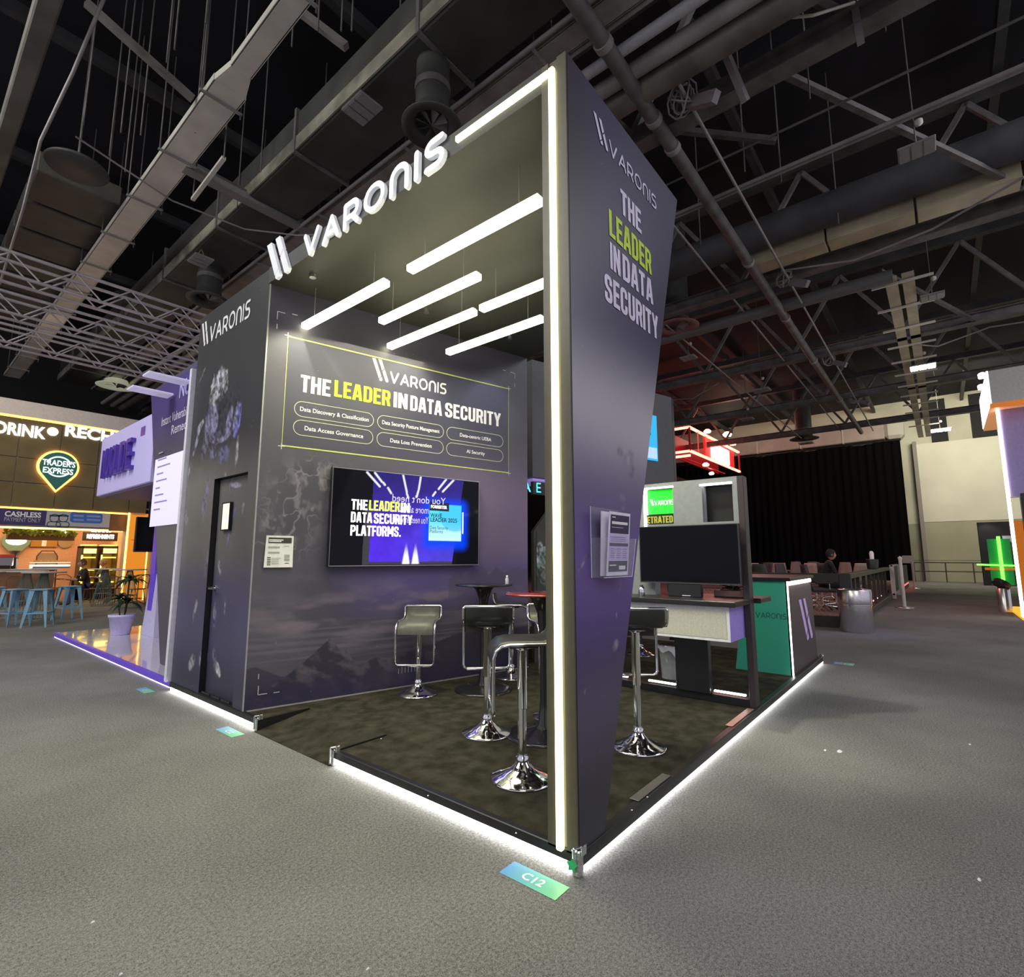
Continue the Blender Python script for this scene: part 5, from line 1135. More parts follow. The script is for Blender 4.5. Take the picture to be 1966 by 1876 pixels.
# =================================================================== CAFÉ at the left
FY=19.0
TAN=mat('felt_tan',(.16,.125,.06),.85,var=.15,scale=1.5,bump=.1); ORG=mat('orange_led',(1,.5,.1),emit=6,ecol=(1,.42,.06)); OPAN=mat('orange_panel',(.8,.25,.02),.5,emit=.55,ecol=(1,.33,.02))
cf=thing('cafe_facade','café front with tan board panels, orange light lines and lit lettering','café front',(1,FY,0))
pc=Plane((0,FY,0),(1,0,0),(0,0,1),(0,-1,0))
A=lambda px:pc.uv(px)
z_top=(A((0,762))[1]+A((237,802))[1])/2; z_l1=(A((0,796))[1]+A((221,830))[1])/2; z_l2=(A((0,973))[1]+A((246,985))[1])/2; z_b=(A((0,1010))[1]+A((240,1012))[1])/2
zr1=(A((0,878))[1]+A((180,890))[1])/2; zr2=(A((0,923))[1]+A((180,938))[1])/2
jx=[A((32,885))[0],A((110,885))[0],A((186,905))[0]]; stp=(jx[2]-jx[0])/2; cols=[jx[0]+stp*k for k in range(-4,5)]
rows=[z_l2,zr2,zr1,z_l1]
pm=None
for i in range(len(cols)-1):
    for j in range(3):
        x0,x1=cols[i]+.012,cols[i+1]-.012; z0,z1=rows[j]+.012,rows[j+1]-.012
        if x0>3.4: continue
        MB().bbox((x0,FY,z0),(min(x1,3.45),FY+.05,z1),.008).build('board_panel',TAN,cf)
MB().box((cols[0],FY+.04,z_l2),(3.45,FY+.2,z_l1)).build('panel_backing',mat('joint_grey',(.25,.24,.20),.7),cf)
MB().bbox((cols[0],FY-.02,z_l1+.06),(4.2,FY+.3,z_top),.01).build('white_fascia',mat('fascia_white',(.66,.62,.60),.6),cf)
MB().box((cols[0],FY+.005,z_l1),(4.2,FY+.05,z_l1+.05)).build('light_line',ORG,cf); MB().box((cols[0],FY-.01,z_l2-.04),(3.45,FY+.04,z_l2)).build('light_line',ORG,cf)
def ctext(s,p0,p1,h,m,bold=.03,d=.03,name='lettering'):
    b=MB(); a=A(p0);c=A(p1); put_text(b,pc,s,a[0],(a[1]+c[1])/2,h,w=c[0]-a[0],d=d,bold=bold); b.build(name,m,cf)
WL_=mat('letter_lit',(1,1,1),emit=2.2,ecol=(1,1,1))
hD=(A((90,812))[1]-A((90,836))[1])*.95
ctext('DRINK',(-12,834),(87,839),hD,WL_,.035); ctext('RECHARGE',(123,843),(303,855),hD,WL_,.035)
b=MB(); c=A((101,829)); b.plate([pc.P(c[0]+.13*math.cos(k*.39),c[1]+.13*math.sin(k*.39),.03) for k in range(16)]); b.build('round_dot',WL_,cf)
# pin sign
pn=A((111,900)); rr=abs(A((148,900))[0]-A((75,900))[0])/2; zb=A((108,942))[1]; zc=A((112,897))[1]
def pin(f): 
    pts=[(pn[0]+rr*f*math.cos(math.radians(a)),zc+rr*f*math.sin(math.radians(a))) for a in range(-32,213,8)]; return [(pn[0],zb-(f-1)*.5)]+pts
b=MB(); b.prism([pc.P(x,z,.03) for x,z in pin(1.13)],pc.n*.02); b.build('pin_halo',ORG,cf)
b=MB(); b.prism([pc.P(x,z,.06) for x,z in pin(1.0)],pc.n*.05); b.build('pin_sign',mat('teal_sign',(.03,.20,.18),.5),cf,label='teal map-pin shaped sign')
b=MB(); put_text(b,pc,"TRADER'S",pn[0],zc+.02,.17,w=rr*1.75,d=.115,bold=.02,align='C'); put_text(b,pc,'EXPRESS',pn[0],zc-.21,.17,w=rr*1.6,d=.115,bold=.02,align='C')
for (a0,a1,r_) in ((20,160,.72),(215,325,.72)):
    b.plate([pc.P(pn[0]+rr*r_*math.cos(math.radians(a0+(a1-a0)*k/14)),zc+rr*r_*math.sin(math.radians(a0+(a1-a0)*k/14)),.115) for k in range(15)]+[pc.P(pn[0]+rr*(r_-.09)*math.cos(math.radians(a1+(a0-a1)*k/14)),zc+rr*(r_-.09)*math.sin(math.radians(a1+(a0-a1)*k/14)),.115) for k in range(15)])
b.build('pin_lettering',mat('letter_lit2',(1,1,1),emit=1.2,ecol=(.95,1,.97)),cf)
# banner
za=z_l2-.06; zbn=za-.43; xs=A((88,995))[0]; xe=A((210,1000))[0]
MB().box((cols[0],FY-.04,zbn),(xs,FY+.0,za)).build('banner',mat('banner_purple',(.05,.035,.16),.5),cf,label='purple banner')
MB().box((xs,FY-.04,zbn),(xe,FY+.0,za)).build('banner',mat('banner_grey',(.50,.50,.56),.5),cf,label='pale banner'); MB().box((xe,FY-.03,zbn-.1),(3.5,FY,za)).build('wood_panel',mat('wood_brown',(.20,.09,.03),.5,var=.2,scale=3),cf)
ctext('CASHLESS',(8,992),(78,993),.15,WHITE,.03,.045); ctext('PAYMENT ONLY',(7,1002),(77,1002),.115,mat('letter_greyw',(.5,.5,.55),.5),.0,.045)
b=MB(); x0,z0=A((133,1003)); x1,z1=A((197,986)); b.plate([pc.P(x,z,.045) for x,z in rrect(x0,z0,x1,z1,.08)]); b.build('blue_box',mat('banner_blue',(.06,.16,.55),.5),cf)
b=MB()
for (xa,za_,xb) in ((140,990,160),(166,991,192),(140,998,160),(166,998,192)): p_=A((xa,za_));q_=A((xb,za_)); rect(b,pc,p_[0],p_[1]-.03,q_[0],p_[1]+.03,.05)
b.build('small_print',mat('print_paleblue',(.25,.36,.7),.5),cf)
for px in (104,121):
    b=MB(); c=A((px,995)); rect(b,pc,c[0]-.12,c[1]+.05,c[0]+.12,c[1]+.09,.046); outline(b,pc,rrect(c[0]-.11,c[1]-.12,c[0]+.11,c[1]+.12,.1),.02,.046); outline(b,pc,rrect(c[0]-.16,c[1]-.28,c[0]+.16,c[1]-.1,.08),.02,.046); b.build('line_drawing',mat('print_navy'),cf)
MB().box((cols[0],FY-.02,zbn-.05),(3.2,FY+.3,zbn)).build('lintel',mat('lintel_grey',(.22,.20,.18),.6),cf)
zo=zbn-.05
MB().box((cols[0],FY+.3,zo-.05),(3.2,FY+.34,zo)).build('light_line',mat('warm_led',(1,.7,.3),emit=5,ecol=(1,.6,.15)),cf)
MB().bbox((3.05,FY-.02,.0),(3.25,FY+.3,zo),.01).build('teal_jamb',mat('jamb_teal',(.16,.24,.24),.5),cf)
# orange lit pier
pA=A((232,1110))[0];pB=A((265,1000))[0]
for (z0,z1) in ((.05,1.0),(1.03,1.95),(1.98,za)): MB().bbox((pA+.02,FY-.3,z0),(pA+.55,FY-.25,z1),.01).build('orange_panel',OPAN,cf)
for x in (pA,pA+.57): MB().box((x-.02,FY-.26,.05),(x+.02,FY-.2,z_l2)).build('light_line',mat('orange_bright',(1,.6,.2),emit=5,ecol=(1,.55,.1)),cf)
MB().box((pA+.0,FY-.2,0),(5.5,FY+.3,z_l2)).build('pier',mat('pier_peach',(.45,.30,.20),.6),cf)
# interior
ci=thing('cafe_interior','warm peach café back room seen through the serving opening','café interior',(0,22,0))
MB().box((-7,22.5,0),(5,22.6,3)).build('back_wall',mat('peach_wall',(.70,.38,.22),.7),ci); MB().box((3.25,FY+.3,0),(3.35,22.5,3)).build('side_wall',mat('peach_wall'),ci); MB().box((-7,FY+.3,3.0),(5,22.6,3.05)).build('ceiling_panel',mat('ceil_cream',(.6,.45,.3),.7),ci)
lamp('cafe_light','AREA',(0,20.8,2.85),150,(1,.68,.38),6,1.5,target=(0,20.8,0))
lamp('cafe_front_light','AREA',(-1,15.5,6.5),60,(1,.8,.6),3,1,target=(-.5,18.9,4))
for i,px in enumerate(((55,1011),(64,1012),(122,1015),(135,1013),(186,1016),(200,1014))):
    c=at_y(px,20.2); o=MB().lathe([(0,-.07),(.06,-.05),(.075,0),(.05,.05),(0,.08)],n=12).build('bulb',mat('bulb_lit',(1,.9,.7),emit=14,ecol=(1,.85,.55))); o.location=c; tag(o,'bare glowing café bulb under the opening, %s'%['first from the left','second from the left','third from the left','fourth from the left','second from the right','rightmost'][i],'lamp')
# hanging planter
h0=at_y((12,1036),20.4);h1=at_y((143,1026),20.4)
t=thing('hanging_planter','long wooden planter box with ferns hung in the café opening','planter',((h0.x+h1.x)/2,20.4,h0.z))
MB().bbox((h0.x,20.3,h0.z),(h1.x,20.55,h0.z+.24),.01).build('trough',mat('trough_wood',(.10,.045,.02),.6),t)
FG=mat('fern_green',(.25,.30,.04),.6,var=.4,scale=8); b=MB()
for k in range(420):
    x=h0.x+(h1.x-h0.x)*random.random(); z=h0.z+.22+.25*random.random(); a=random.random()*6.28; l=.18; dx=l*math.cos(a);dz=l*.5*math.sin(a); b.add([(x,20.3,z),(x+dx,20.25-.1*random.random(),z+dz+.02),(x+dx*.6,20.28,z+dz-.05)],[(0,1,2)])
b.build('fern_foliage',FG,t,kind='stuff')
for k in range(9): MB().lathe([(0,-.02),(.022,0),(0,.02)],(h0.x+.12+(h1.x-h0.x-.2)*k/8,20.28,h0.z+.26),8).build('fairy_bulb',mat('bulb_lit'),t)
# menu sign, wall clock etc.
s0=at_y((158,1038),20.6);s1=at_y((227,1023),20.6); t=thing('menu_sign','dark hanging sign with glowing white lettering in the café','sign',((s0.x+s1.x)/2,20.6,s0.z)); MB().bbox((s0.x,20.6,s0.z),(s1.x,20.66,s1.z),.01).build('board',mat('board_brown',(.05,.03,.02),.6),t)
psn=Plane((0,20.6,0),(1,0,0),(0,0,1),(0,-1,0)); b=MB(); mw=(s0.x+s1.x)/2; put_text(b,psn,'GRAB & GO',mw,s0.z+.30,.15,w=(s1.x-s0.x)*.6,d=.01,bold=.04,align='C'); put_text(b,psn,'REFRESHMENTS',mw,s0.z+.08,.15,w=(s1.x-s0.x)*.78,d=.01,bold=.04,align='C'); b.build('lettering',WL_,t)
c=at_y((31,1045),22.3); t=thing('small_pin_sign','small teal pin sign with white top inside the café','sign',c); psx=Plane((c.x,22.4,c.z),(1,0,0),(0,0,1),(0,-1,0)); b=MB(); b.prism([psx.P(0,-.42)]+[psx.P(.36*math.cos(math.radians(a)),.1+.30*math.sin(math.radians(a))) for a in range(-20,201,20)],psx.n*.05); b.build('pin_board',mat('teal_pale',(.2,.32,.22),.5),t); b=MB(); b.plate([psx.P(.26*math.cos(math.radians(a)),.12+.15*math.sin(math.radians(a)),.06) for a in range(0,360,20)]); b.build('lit_oval',WL_,t)
c=at_y((126,1041),22.4); t=thing('wall_clock','round pale wall plaque in the café','plaque',c); b=MB(); b.tube([(c.x,22.49,c.z),(c.x,22.42,c.z)],.2,24); b.build('disc',mat('plaque_tan',(.38,.27,.14),.5),t)
c=at_y((85,1043),22.4); t=thing('cafe_picture','wide ochre picture on the café back wall','picture',c); MB().bbox((c.x-.35,22.42,c.z-.13),(c.x+.35,22.49,c.z+.13),.01).build('frame',mat('ochre',(.45,.22,.03),.5),t); MB().box((c.x-.06,22.415,c.z-.1),(c.x+.06,22.42,c.z+.1)).build('picture_detail',WHITE,t)
# fridges
FRM=mat('fridge_frame',(.05,.035,.02),.5); SHL=mat('shelf_lit',(.9,.6,.1),emit=1.6,ecol=(1,.72,.12)); FRD=mat('fridge_inside',(.20,.12,.08),.6)
for i,(xa,xb) in enumerate(((153,190),(191,229))):
    p0=at_y((xa,1102),20.9);p1=at_y((xb,1049),20.9); t=thing('display_fridge','open café display fridge, %s of two, with yellow lit shelves'%('left' if i==0 else 'right'),'fridge',((p0.x+p1.x)/2,21.2,0))
    b=MB(); b.box((p0.x,20.9,0),(p0.x+.04,21.6,p1.z)); b.box((p1.x-.04,20.9,0),(p1.x,21.6,p1.z)); b.box((p0.x,20.9,p1.z-.05),(p1.x,21.6,p1.z)); b.box((p0.x,21.55,0),(p1.x,21.6,p1.z)); b.box((p0.x,20.9,0),(p1.x,21.6,.35)); b.build('cabinet',FRM,t)
    for k in range(4):
        z=.55+.42*k; MB().box((p0.x+.05,20.95,z),(p1.x-.05,21.5,z+.04)).build('shelf',SHL,t); 
    MB().box((p0.x+.05,20.93,p1.z-.24),(p1.x-.05,20.99,p1.z-.08)).build('header_light',mat('header_y',(1,.9,.2),emit=2.5,ecol=(1,.85,.2)),t)
    MB().box((p0.x+.04,21.5,.4),(p1.x-.04,21.54,p1.z-.05)).build('back_panel',FRD,t); MB().box((p0.x-.01,20.88,.6),(p0.x+.03,20.9,p1.z-.3)).build('edge_light',mat('header_y'),t)
# counter and display case
b=MB(); b.bbox((-6,19.9,0),(1.45,20.5,1.02),.01); ct2=thing('cafe_counter','long café serving counter','counter',(-2,20.2,0)); b.build('counter_body',mat('counter_wood',(.22,.12,.07),.5,var=.2,scale=4),ct2); MB().bbox((-6,19.8,1.02),(1.5,20.6,1.07),.008).build('worktop',mat('worktop_steel',(.5,.48,.46),.3,metal=.5),ct2)
p0=at_y((60,1105),19.95);p1=at_y((135,1082),19.95); t=thing('pastry_case','brightly lit glass pastry case on the café counter','display case',((p0.x+p1.x)/2,20.2,1.071))
MB().box((p0.x,19.9,1.071),(p1.x,20.5,1.14)).build('case_base',STEELB,t); MB().box((p0.x,19.95,p1.z-.12),(p1.x,20.4,p1.z-.04)).build('light_tray',mat('case_light',(1,1,1),emit=6,ecol=(1,.98,.85)),t); MB().box((p0.x,19.92,1.24),(p1.x,20.45,1.26)).build('glass_shelf',mat('case_shelf',(.7,.75,.6),.2,emit=.8,ecol=(.9,1,.75)),t); MB().box((p0.x,19.9,1.14),(p1.x,19.91,p1.z-.04)).build('front_glass',ACR,t)
for k in range(8): 
    x=p0.x+.1+(p1.x-p0.x-.2)*k/7; tag(MB().lathe([(0,0),(.055,.01),(.06,.035),(.03,.06),(0,.065)],(x,20.15,1.261),12).build('pastry',mat('pastry_brown',(.45,.22,.07),.6)),'small pastry on the glass shelf of the lit pastry case','pastry',group='pastries in the café case')
c=at_y((8,1080),20.0); t=thing('coffee_machine','red and steel coffee machine at the left edge of the café counter','coffee machine',(c.x-.15,20.2,1.071)); MB().bbox((c.x-.5,19.95,1.15),(c.x+.2,20.45,1.5),.03).build('machine_body',STEELB,t); MB().bbox((c.x-.5,19.93,1.4),(c.x+.2,19.95,1.5),.005).build('red_trim',mat('red_trim',(.5,.06,.05),.4),t); MB().bbox((c.x-.45,19.96,1.071),(c.x+.15,20.4,1.15),.01).build('drip_tray',KB,t)
c=at_y((28,1075),20.0); t=thing('coffee_grinder','black coffee grinder beside the coffee machine','grinder',(c.x,20.15,1.071)); MB().lathe([(.1,0),(.09,.3),(.11,.32),(.05,.34)],(c.x,20.15,1.071),16).build('body',KB,t); MB().lathe([(.05,.34),(.13,.52),(.13,.54),(0,.55)],(c.x,20.15,1.071),16).build('hopper',mat('hopper',(.08,.06,.05),.2),t)
c=at_y((90,1075),21.0); t=thing('cane_chair_back','dark rounded metal chair standing behind the pastry case','chair',(c.x,21,0)); MB().tube([(c.x-.28,21,.0),(c.x-.25,21,1.45),(c.x-.15,21,1.62),(c.x+.15,21,1.62),(c.x+.25,21,1.45),(c.x+.28,21,.0)],.02,8).build('frame',FRM,t); MB().bbox((c.x-.24,20.99,1.2),(c.x+.24,21.01,1.55),.005).build('cane_back',mat('cane',(.30,.17,.08),.7),t)
# blue metal stools
BLU=mat('powder_blue',(.24,.45,.62),.35,metal=.2)
def bstool(label,hs=.76):
    t=thing('metal_stool',label,'stool',(0,0,0),group='powder blue café stools')
    b=MB(); b.bbox((-.16,-.16,hs-.03),(.16,.16,hs),.02); b.build('seat',BLU,t,world=False)
    for sx in (-1,1):
        for sy in (-1,1):
            b=MB(); a=Vector((sx*.135,sy*.135,hs-.02)); c=Vector((sx*.205,sy*.205,0)); 
            w0,w1=.07,.022; vs=[]
            for (p,w) in ((a,w0),(c,w1)): vs+=[p+Vector((-sx*w,0,0)),p+Vector((sx*.01,sy*.01,0)),p+Vector((0,-sy*w,0)),p+Vector((-sx*.004-sx*w*.5,-sy*.004-sy*w*.5,0))*1.0]
            b.add(vs,[(0,1,5,4),(1,2,6,5),(2,3,7,6),(3,0,4,7),(0,3,2,1),(4,5,6,7)]); b.build('leg',BLU,t,world=False)
    for (p,q) in (((-.18,-.18),(.18,-.18)),((-.18,.18),(.18,.18)),((-.17,-.18),(-.17,.18)),((.17,-.18),(.17,.18))): MB().bar((p[0],p[1],.28),(q[0],q[1],.28),.012,.03).build('foot_rail',BLU,t,world=False)
    b=MB(); b.bar((-.14,-.14,hs-.06),(.14,.14,hs-.06),.02,.02); b.bar((-.14,.14,hs-.06),(.14,-.14,hs-.06),.02,.02); b.build('cross_brace',BLU,t,world=False)
    return t
s1_=bstool('powder blue metal stool at the left, left of the frontmost one'); q=at_z((22,1203)); s1_.location=(q.x,q.y,0); s1_.rotation_euler=(0,0,R_(25))
q=at_z((72,1203)); dup(s1_,(q.x,q.y,0),R_(62),'frontmost powder blue metal stool in the café seating')
q=at_z((128,1190)); dup(s1_,(q.x,q.y,0),R_(15),'powder blue metal stool nearest the potted palm')
q=at_z((-22,1195)); dup(s1_,(q.x,q.y,0),R_(30),'powder blue metal stool cut by the left edge of the picture')
WIR=mat('wire_sage',(.16,.24,.22),.4,metal=.3); TT=mat('table_top_pale',(.45,.42,.44),.3)
def wtable(label,h=1.08,r=.40,rb=.27):
    t=thing('wire_table',label,'table',(0,0,0),group='tall wire-cone café tables')
    MB().lathe([(0,h-.03),(r,h-.03),(r+.005,h-.015),(r,h),(0,h)],n=32).build('tabletop',TT,t,world=False)
    w=None
    for k in range(26):
        a=2*math.pi*k/26
        MB().tube([(.06*math.cos(a),.06*math.sin(a),h-.03),(rb*math.cos(a),rb*math.sin(a),.01)],.006,4).build('wire',WIR,t,world=False)
    for (rr_,z) in ((rb,.01),(rb*.72,.36),(.07,h-.05)): MB().tube([(rr_*math.cos(k*.35),rr_*math.sin(k*.35),z) for k in range(18)],.008,5,closed=True).build('wire_ring',WIR,t,world=False)
    return t
w1=wtable('tall café table with wire cone base at the left, rightmost of the overlapping pair'); q=at_z((75,1190)); w1.location=(q.x,q.y,0)
q=at_z((50,1185)); dup(w1,(q.x,q.y+.5,0),0,'tall café table with wire cone base, leftmost of the overlapping pair')
q=at_z((195,1163)); dup(w1,(q.x,q.y,0),0,'tall café table standing alone with its wire cone fully visible')
q=at_z((243,1168)); dup(w1,(q.x,q.y,0),0,'tall café table behind the potted palm')
q=at_z((-30,1185)); dup(w1,(q.x,q.y,0),0,'tall café table at the left edge of the picture')
# low cafe chairs and tables
BRN=mat('bistro_brown',(.16,.07,.035),.5)
def bchair(label):
    t=thing('bistro_chair',label,'chair',(0,0,0),group='brown bistro chairs')
    MB().lathe([(0,.44),(.2,.44),(.21,.455),(.2,.47),(0,.47)],n=20).build('seat',BRN,t,world=False)
    MB().tube([(-.17,.17,.46),(-.2,.2,.8),(-.1,.26,.88),(.1,.26,.88),(.2,.2,.8),(.17,.17,.46)],.014,6).build('backrest',BRN,t,world=False)
    for a in (45,135,225,315): MB().tube([(.14*math.cos(R_(a)),.14*math.sin(R_(a)),.45),(.21*math.cos(R_(a)),.21*math.sin(R_(a)),0)],.013,6).build('leg',BRN,t,world=False)
    return t
bc=bchair('brown bistro chair before the café counter, left end'); q=at_z((118,1160)); bc.location=(q.x,q.y,0)
for i,px in enumerate(((25,1165),(98,1158),(215,1158),(262,1160))): q=at_z(px); dup(bc,(q.x,q.y,0),R_(70*i),['brown bistro chair behind the leftmost wire tables','brown bistro chair in front of the pastry case','brown bistro chair right of the lone wire cone','brown bistro chair by the orange lit pier'][i])
t=thing('bistro_table','low brown bistro table before the display fridges','table',(0,0,0)); q=at_z((135,1156)); t.location=(q.x,q.y,0); MB().bbox((-.4,-.3,.72),(.4,.3,.75),.008).build('tabletop',BRN,t,world=False); MB().tube([(0,0,.02),(0,0,.72)],.03,8).build('stem',FRM,t,world=False); MB().bbox((-.25,-.25,0),(.25,.25,.02),.005).build('base',FRM,t,world=False)

# =================================================================== PEOPLE
SKIN=mat('skin',(.42,.23,.15),.5); HAIR=mat('hair_dark',(.012,.009,.007),.7)
def person(loc,rz,label,shirt,trouser,hairc=None,seat=.46,lean=.12,reach=True):
    t=thing('person',label,'person',loc,rz)
    V=[];E=[];Rr=[];mt=[]
    def add(p,r,par=None,m=1):
        V.append(p);Rr.append(r);mt.append(m)
        if par is not None: E.append((par,len(V)-1))
        return len(V)-1
    s=seat
    pel=add((0,0,s+.09),(.15,.12)); w=add((.02+lean*.3,0,s+.27),(.13,.105),pel); ch=add((.03+lean*.8,0,s+.45),(.155,.115),w); ns_=add((.02+lean,0,s+.58),(.07,.065),ch); nk=add((.045+lean,0,s+.64),(.052,.052),ns_,0)
    for sy in (-1,1):
        sh=add((.02+lean*.95,sy*.175,s+.54),(.062,.06),ns_); el=add((.10+lean,sy*.235,s+.27),(.046,.045),sh); 
        hx=.36+lean; wr=add((hx,sy*.15,s+.30),(.03,.028),el,0); pm=add((hx+.07,sy*.135,s+.315),(.038,.018),wr,0)
        for k in range(4):
            a=add((hx+.12,sy*.135+(k-1.5)*.019,s+.32),(.0085,.0085),pm,0); c=add((hx+.155-.006*abs(k-1.4),sy*.135+(k-1.5)*.021,s+.305),(.0075,.0075),a,0); add((hx+.165-.006*abs(k-1.4),sy*.135+(k-1.5)*.021,s+.285),(.0065,.0065),c,0)
        th=add((hx+.07,sy*.135-sy*.04,s+.30),(.009,.009),wr,0); add((hx+.10,sy*.135-sy*.05,s+.29),(.008,.008),th,0)
        hp=add((.03,sy*.10,s+.06),(.095,.085),pel,2); kn=add((.44,sy*.13,s+.05),(.066,.064),hp,2); an=add((.46,sy*.13,.10),(.042,.044),kn,2); he=add((.45,sy*.13,.05),(.042,.04),an,3); add((.62,sy*.14,.035),(.038,.028),he,3)
    me=bpy.data.meshes.new('body'); me.from_pydata(V,E,[]); o=bpy.data.objects.new('body',me); COL.objects.link(o)
    sk=o.modifiers.new('s','SKIN'); 
    for i,sv in enumerate(me.skin_vertices[0].data): sv.radius=Rr[i]; sv.use_root=(i==0)
    sk.use_smooth_shade=True; ss=o.modifiers.new('u','SUBSURF'); ss.levels=1; ss.render_levels=1
    dg=bpy.context.evaluated_depsgraph_get(); m2=bpy.data.meshes.new_from_object(o.evaluated_get(dg)); bpy.data.objects.remove(o)
    for m in (SKIN,shirt,trouser,KB): m2.materials.append(m)
    VV=np.array(V)
    for p in m2.polygons:
        c=np.array(p.center); p.material_index=mt[int(((VV-c)**2).sum(1).argmin())]; p.use_smooth=True
    ob=bpy.data.objects.new('body',m2); COL.objects.link(ob); ob.parent=t
    hc=Vector((.075+lean,0,s+.77)); b=MB()
    prof=[]
    n=20;mM=14; vs=[]
    for i in range(mM+1):
        ph=math.pi*i/mM
        for k in range(n):
            a=2*math.pi*k/n; x=math.sin(ph)*math.cos(a);y=math.sin(ph)*math.sin(a);z=math.cos(ph)
            px_,py_,pz_=.098*x,.076*y,.122*z
            if z<0: px_*=(1+.25*z) if x<0 else 1+.02*z; py_*=1+.28*z
            if x>.9 and -.35<z<.15: px_+=.016*(1-abs(z+.12)/.3)      # nose
            if x>.8 and .05<z<.3 and .2<abs(y)<.55: px_-=.008        # eye sockets
            vs.append(hc+Vector((px_,py_,pz_)))
    b.add(vs,[(i*n+k,(i+1)*n+k,(i+1)*n+(k+1)%n,i*n+(k+1)%n) for i in range(mM) for k in range(n)],True)
    for sy in (-1,1): b.lathe([(0,-.03),(.014,-.02),(.018,0),(.014,.02),(0,.03)],hc+Vector((-.005,sy*.078,-.005)),8)
    b.build('head',SKIN,t,world=False)
    b=MB()
    for sy in (-1,1): b.lathe([(0,-.007),(.009,0),(0,.007)],hc+Vector((.083,sy*.03,.018)),8)
    b.build('eyes',HAIR,t,world=False); b=MB(); b.tube([hc+Vector((.088,-.024,-.06)),hc+Vector((.096,0,-.058)),hc+Vector((.088,.024,-.06))],.005,5); b.build('mouth',mat('lips',(.35,.12,.1),.5),t,world=False)
    b=MB(); vs=[]; 
    for i in range(9):
        ph=math.pi*.62*i/8
        for k in range(n):
            a=2*math.pi*k/n; x=math.sin(ph)*math.cos(a);y=math.sin(ph)*math.sin(a);z=math.cos(ph)
            f=1.10+.05*math.sin(k*3.1+i*2.2); 
            if x>.35: z=max(z,.42)
            vs.append(hc+Vector((.100*x*f-.006,.080*y*f,.126*z*f)))
    b.add(vs,[(i*n+k,(i+1)*n+k,(i+1)*n+(k+1)%n,i*n+(k+1)%n) for i in range(8) for k in range(n)],True); b.build('hair',hairc or HAIR,t,world=False)
    return t
BT=mat('cloth_black',(.012,.012,.014),.85); JN=mat('cloth_denim',(.06,.06,.20),.8)
q=at_z((165,1160)); person((q.x,q.y,0),R_(185),'seated person in a dark jacket and blue trousers in front of the café fridges',BT,JN,mat('hair_brown',(.10,.05,.03),.7))
q=at_z((207,1152)); person((q.x,q.y+.3,0),R_(200),'seated person in dark clothes behind the lone wire table',mat('cloth_olive',(.06,.07,.05),.85),BT,mat('hair_grey',(.22,.17,.13),.7))
# simple chairs under them
for px,dy,l in (((165,1160),0,'brown bistro chair under the seated person in blue trousers'),((207,1152),.3,'brown bistro chair under the seated person behind the wire table')):
    q=at_z(px); dup(bc,(q.x,q.y+dy,0),R_(95),l)

# =================================================================== LOUNGE behind the fence
LZ=.20
lf=tag(MB().box((10.45,.35,.002),(30,14,LZ)).build('lounge_floor',mat('lounge_carpet',(.20,.12,.10),.9)),'raised carpeted lounge floor behind the black fence','floor')
CH=mat('chair_taupe',(.30,.23,.20),.7); CHB=mat('chair_black',(.05,.045,.045),.6)
def ochair(label,m):
    t=thing('lounge_chair',label,'chair',(0,0,0),group='swivel chairs in the lounge')
    MB().bbox((-.27,-.27,.40),(.27,.27,.50),.05).build('seat',m,t,world=False)
    b=MB(); vs=[]
    for i in range(7):
        f=i/6; z=.48+.56*f; w=.235-.07*f*f
        for (y) in (-w,-w*.4,w*.4,w): vs.append((-.24-.07*f-(abs(y)<w*.6)*.03,y,z))
        for (y) in (w,w*.4,-w*.4,-w): vs.append((-.31-.07*f-(abs(y)<w*.6)*.03,y,z))
    b.add(vs,[(8*i+k,8*i+(k+1)%8,8*i+8+(k+1)%8,8*i+8+k) for i in range(6) for k in range(8)]+[tuple(range(48,56)),tuple(range(7,-1,-1))],True); b.build('backrest',m,t,world=False)
    for s in (-1,1): MB().bbox((-.2,s*.27-.03,.60),(.18,s*.27+.03,.66),.02).build('armrest',m,t,world=False)
    for s in (-1,1): MB().tube([(.1,s*.27,.47),(.1,s*.27,.61)],.014,6).build('arm_post',CHROME,t,world=False)
    MB().tube([(0,0,.08),(0,0,.40)],.028,10).build('column',CHROME,t,world=False)
    for k in range(5):
        a=2*math.pi*k/5; MB().tube([(0,0,.10),(.3*math.cos(a),.3*math.sin(a),.06)],.018,6).build('base_arm',CHROME,t,world=False); MB().lathe([(0,-.03),(.03,-.015),(.03,.015),(0,.03)],(.3*math.cos(a),.3*math.sin(a),.03),8).build('caster',KB,t,world=False)
    return t
first={}
spots=[(1447,1086,14.5,0),(1463,1078,17.5,1),(1487,1082,16,0),(1472,1092,13.2,1),(1512,1073,24,0),(1518,1087,14.5,1),(1530,1073,22,0),(1543,1084,15.5,0),(1552,1078,18,1),(1568,1073,22,0),(1563,1088,13.8,1),(1585,1074,19,0),(1592,1082,15.5,1),(1612,1073,20,0),(1640,1074,17,0),(1632,1090,13,1),(1655,1078,18,1)]
W_CH=['first','second','third','fourth','fifth','sixth','seventh','eighth','ninth','tenth','eleventh','twelfth','thirteenth','fourteenth','fifteenth','sixteenth','seventeenth']
order_=sorted(range(len(spots)),key=lambda i:spots[i][0]); rank={i:k for k,i in enumerate(order_)}
for i,(px,py,X_,c) in enumerate(spots):
    q=at_x((px,py),X_); rz=R_([200,160,35,-20,90,250][i%6]); l='%s lounge swivel chair, %s from the left above the fence'%('black' if c else 'taupe grey',W_CH[rank[i]])
    y=max(q.y,.75)
    if c not in first: first[c]=ochair(l,CHB if c else CH); first[c].location=(q.x,y,LZ); first[c].rotation_euler=(0,0,rz)
    else: dup(first[c],(q.x,y,LZ),rz,l)
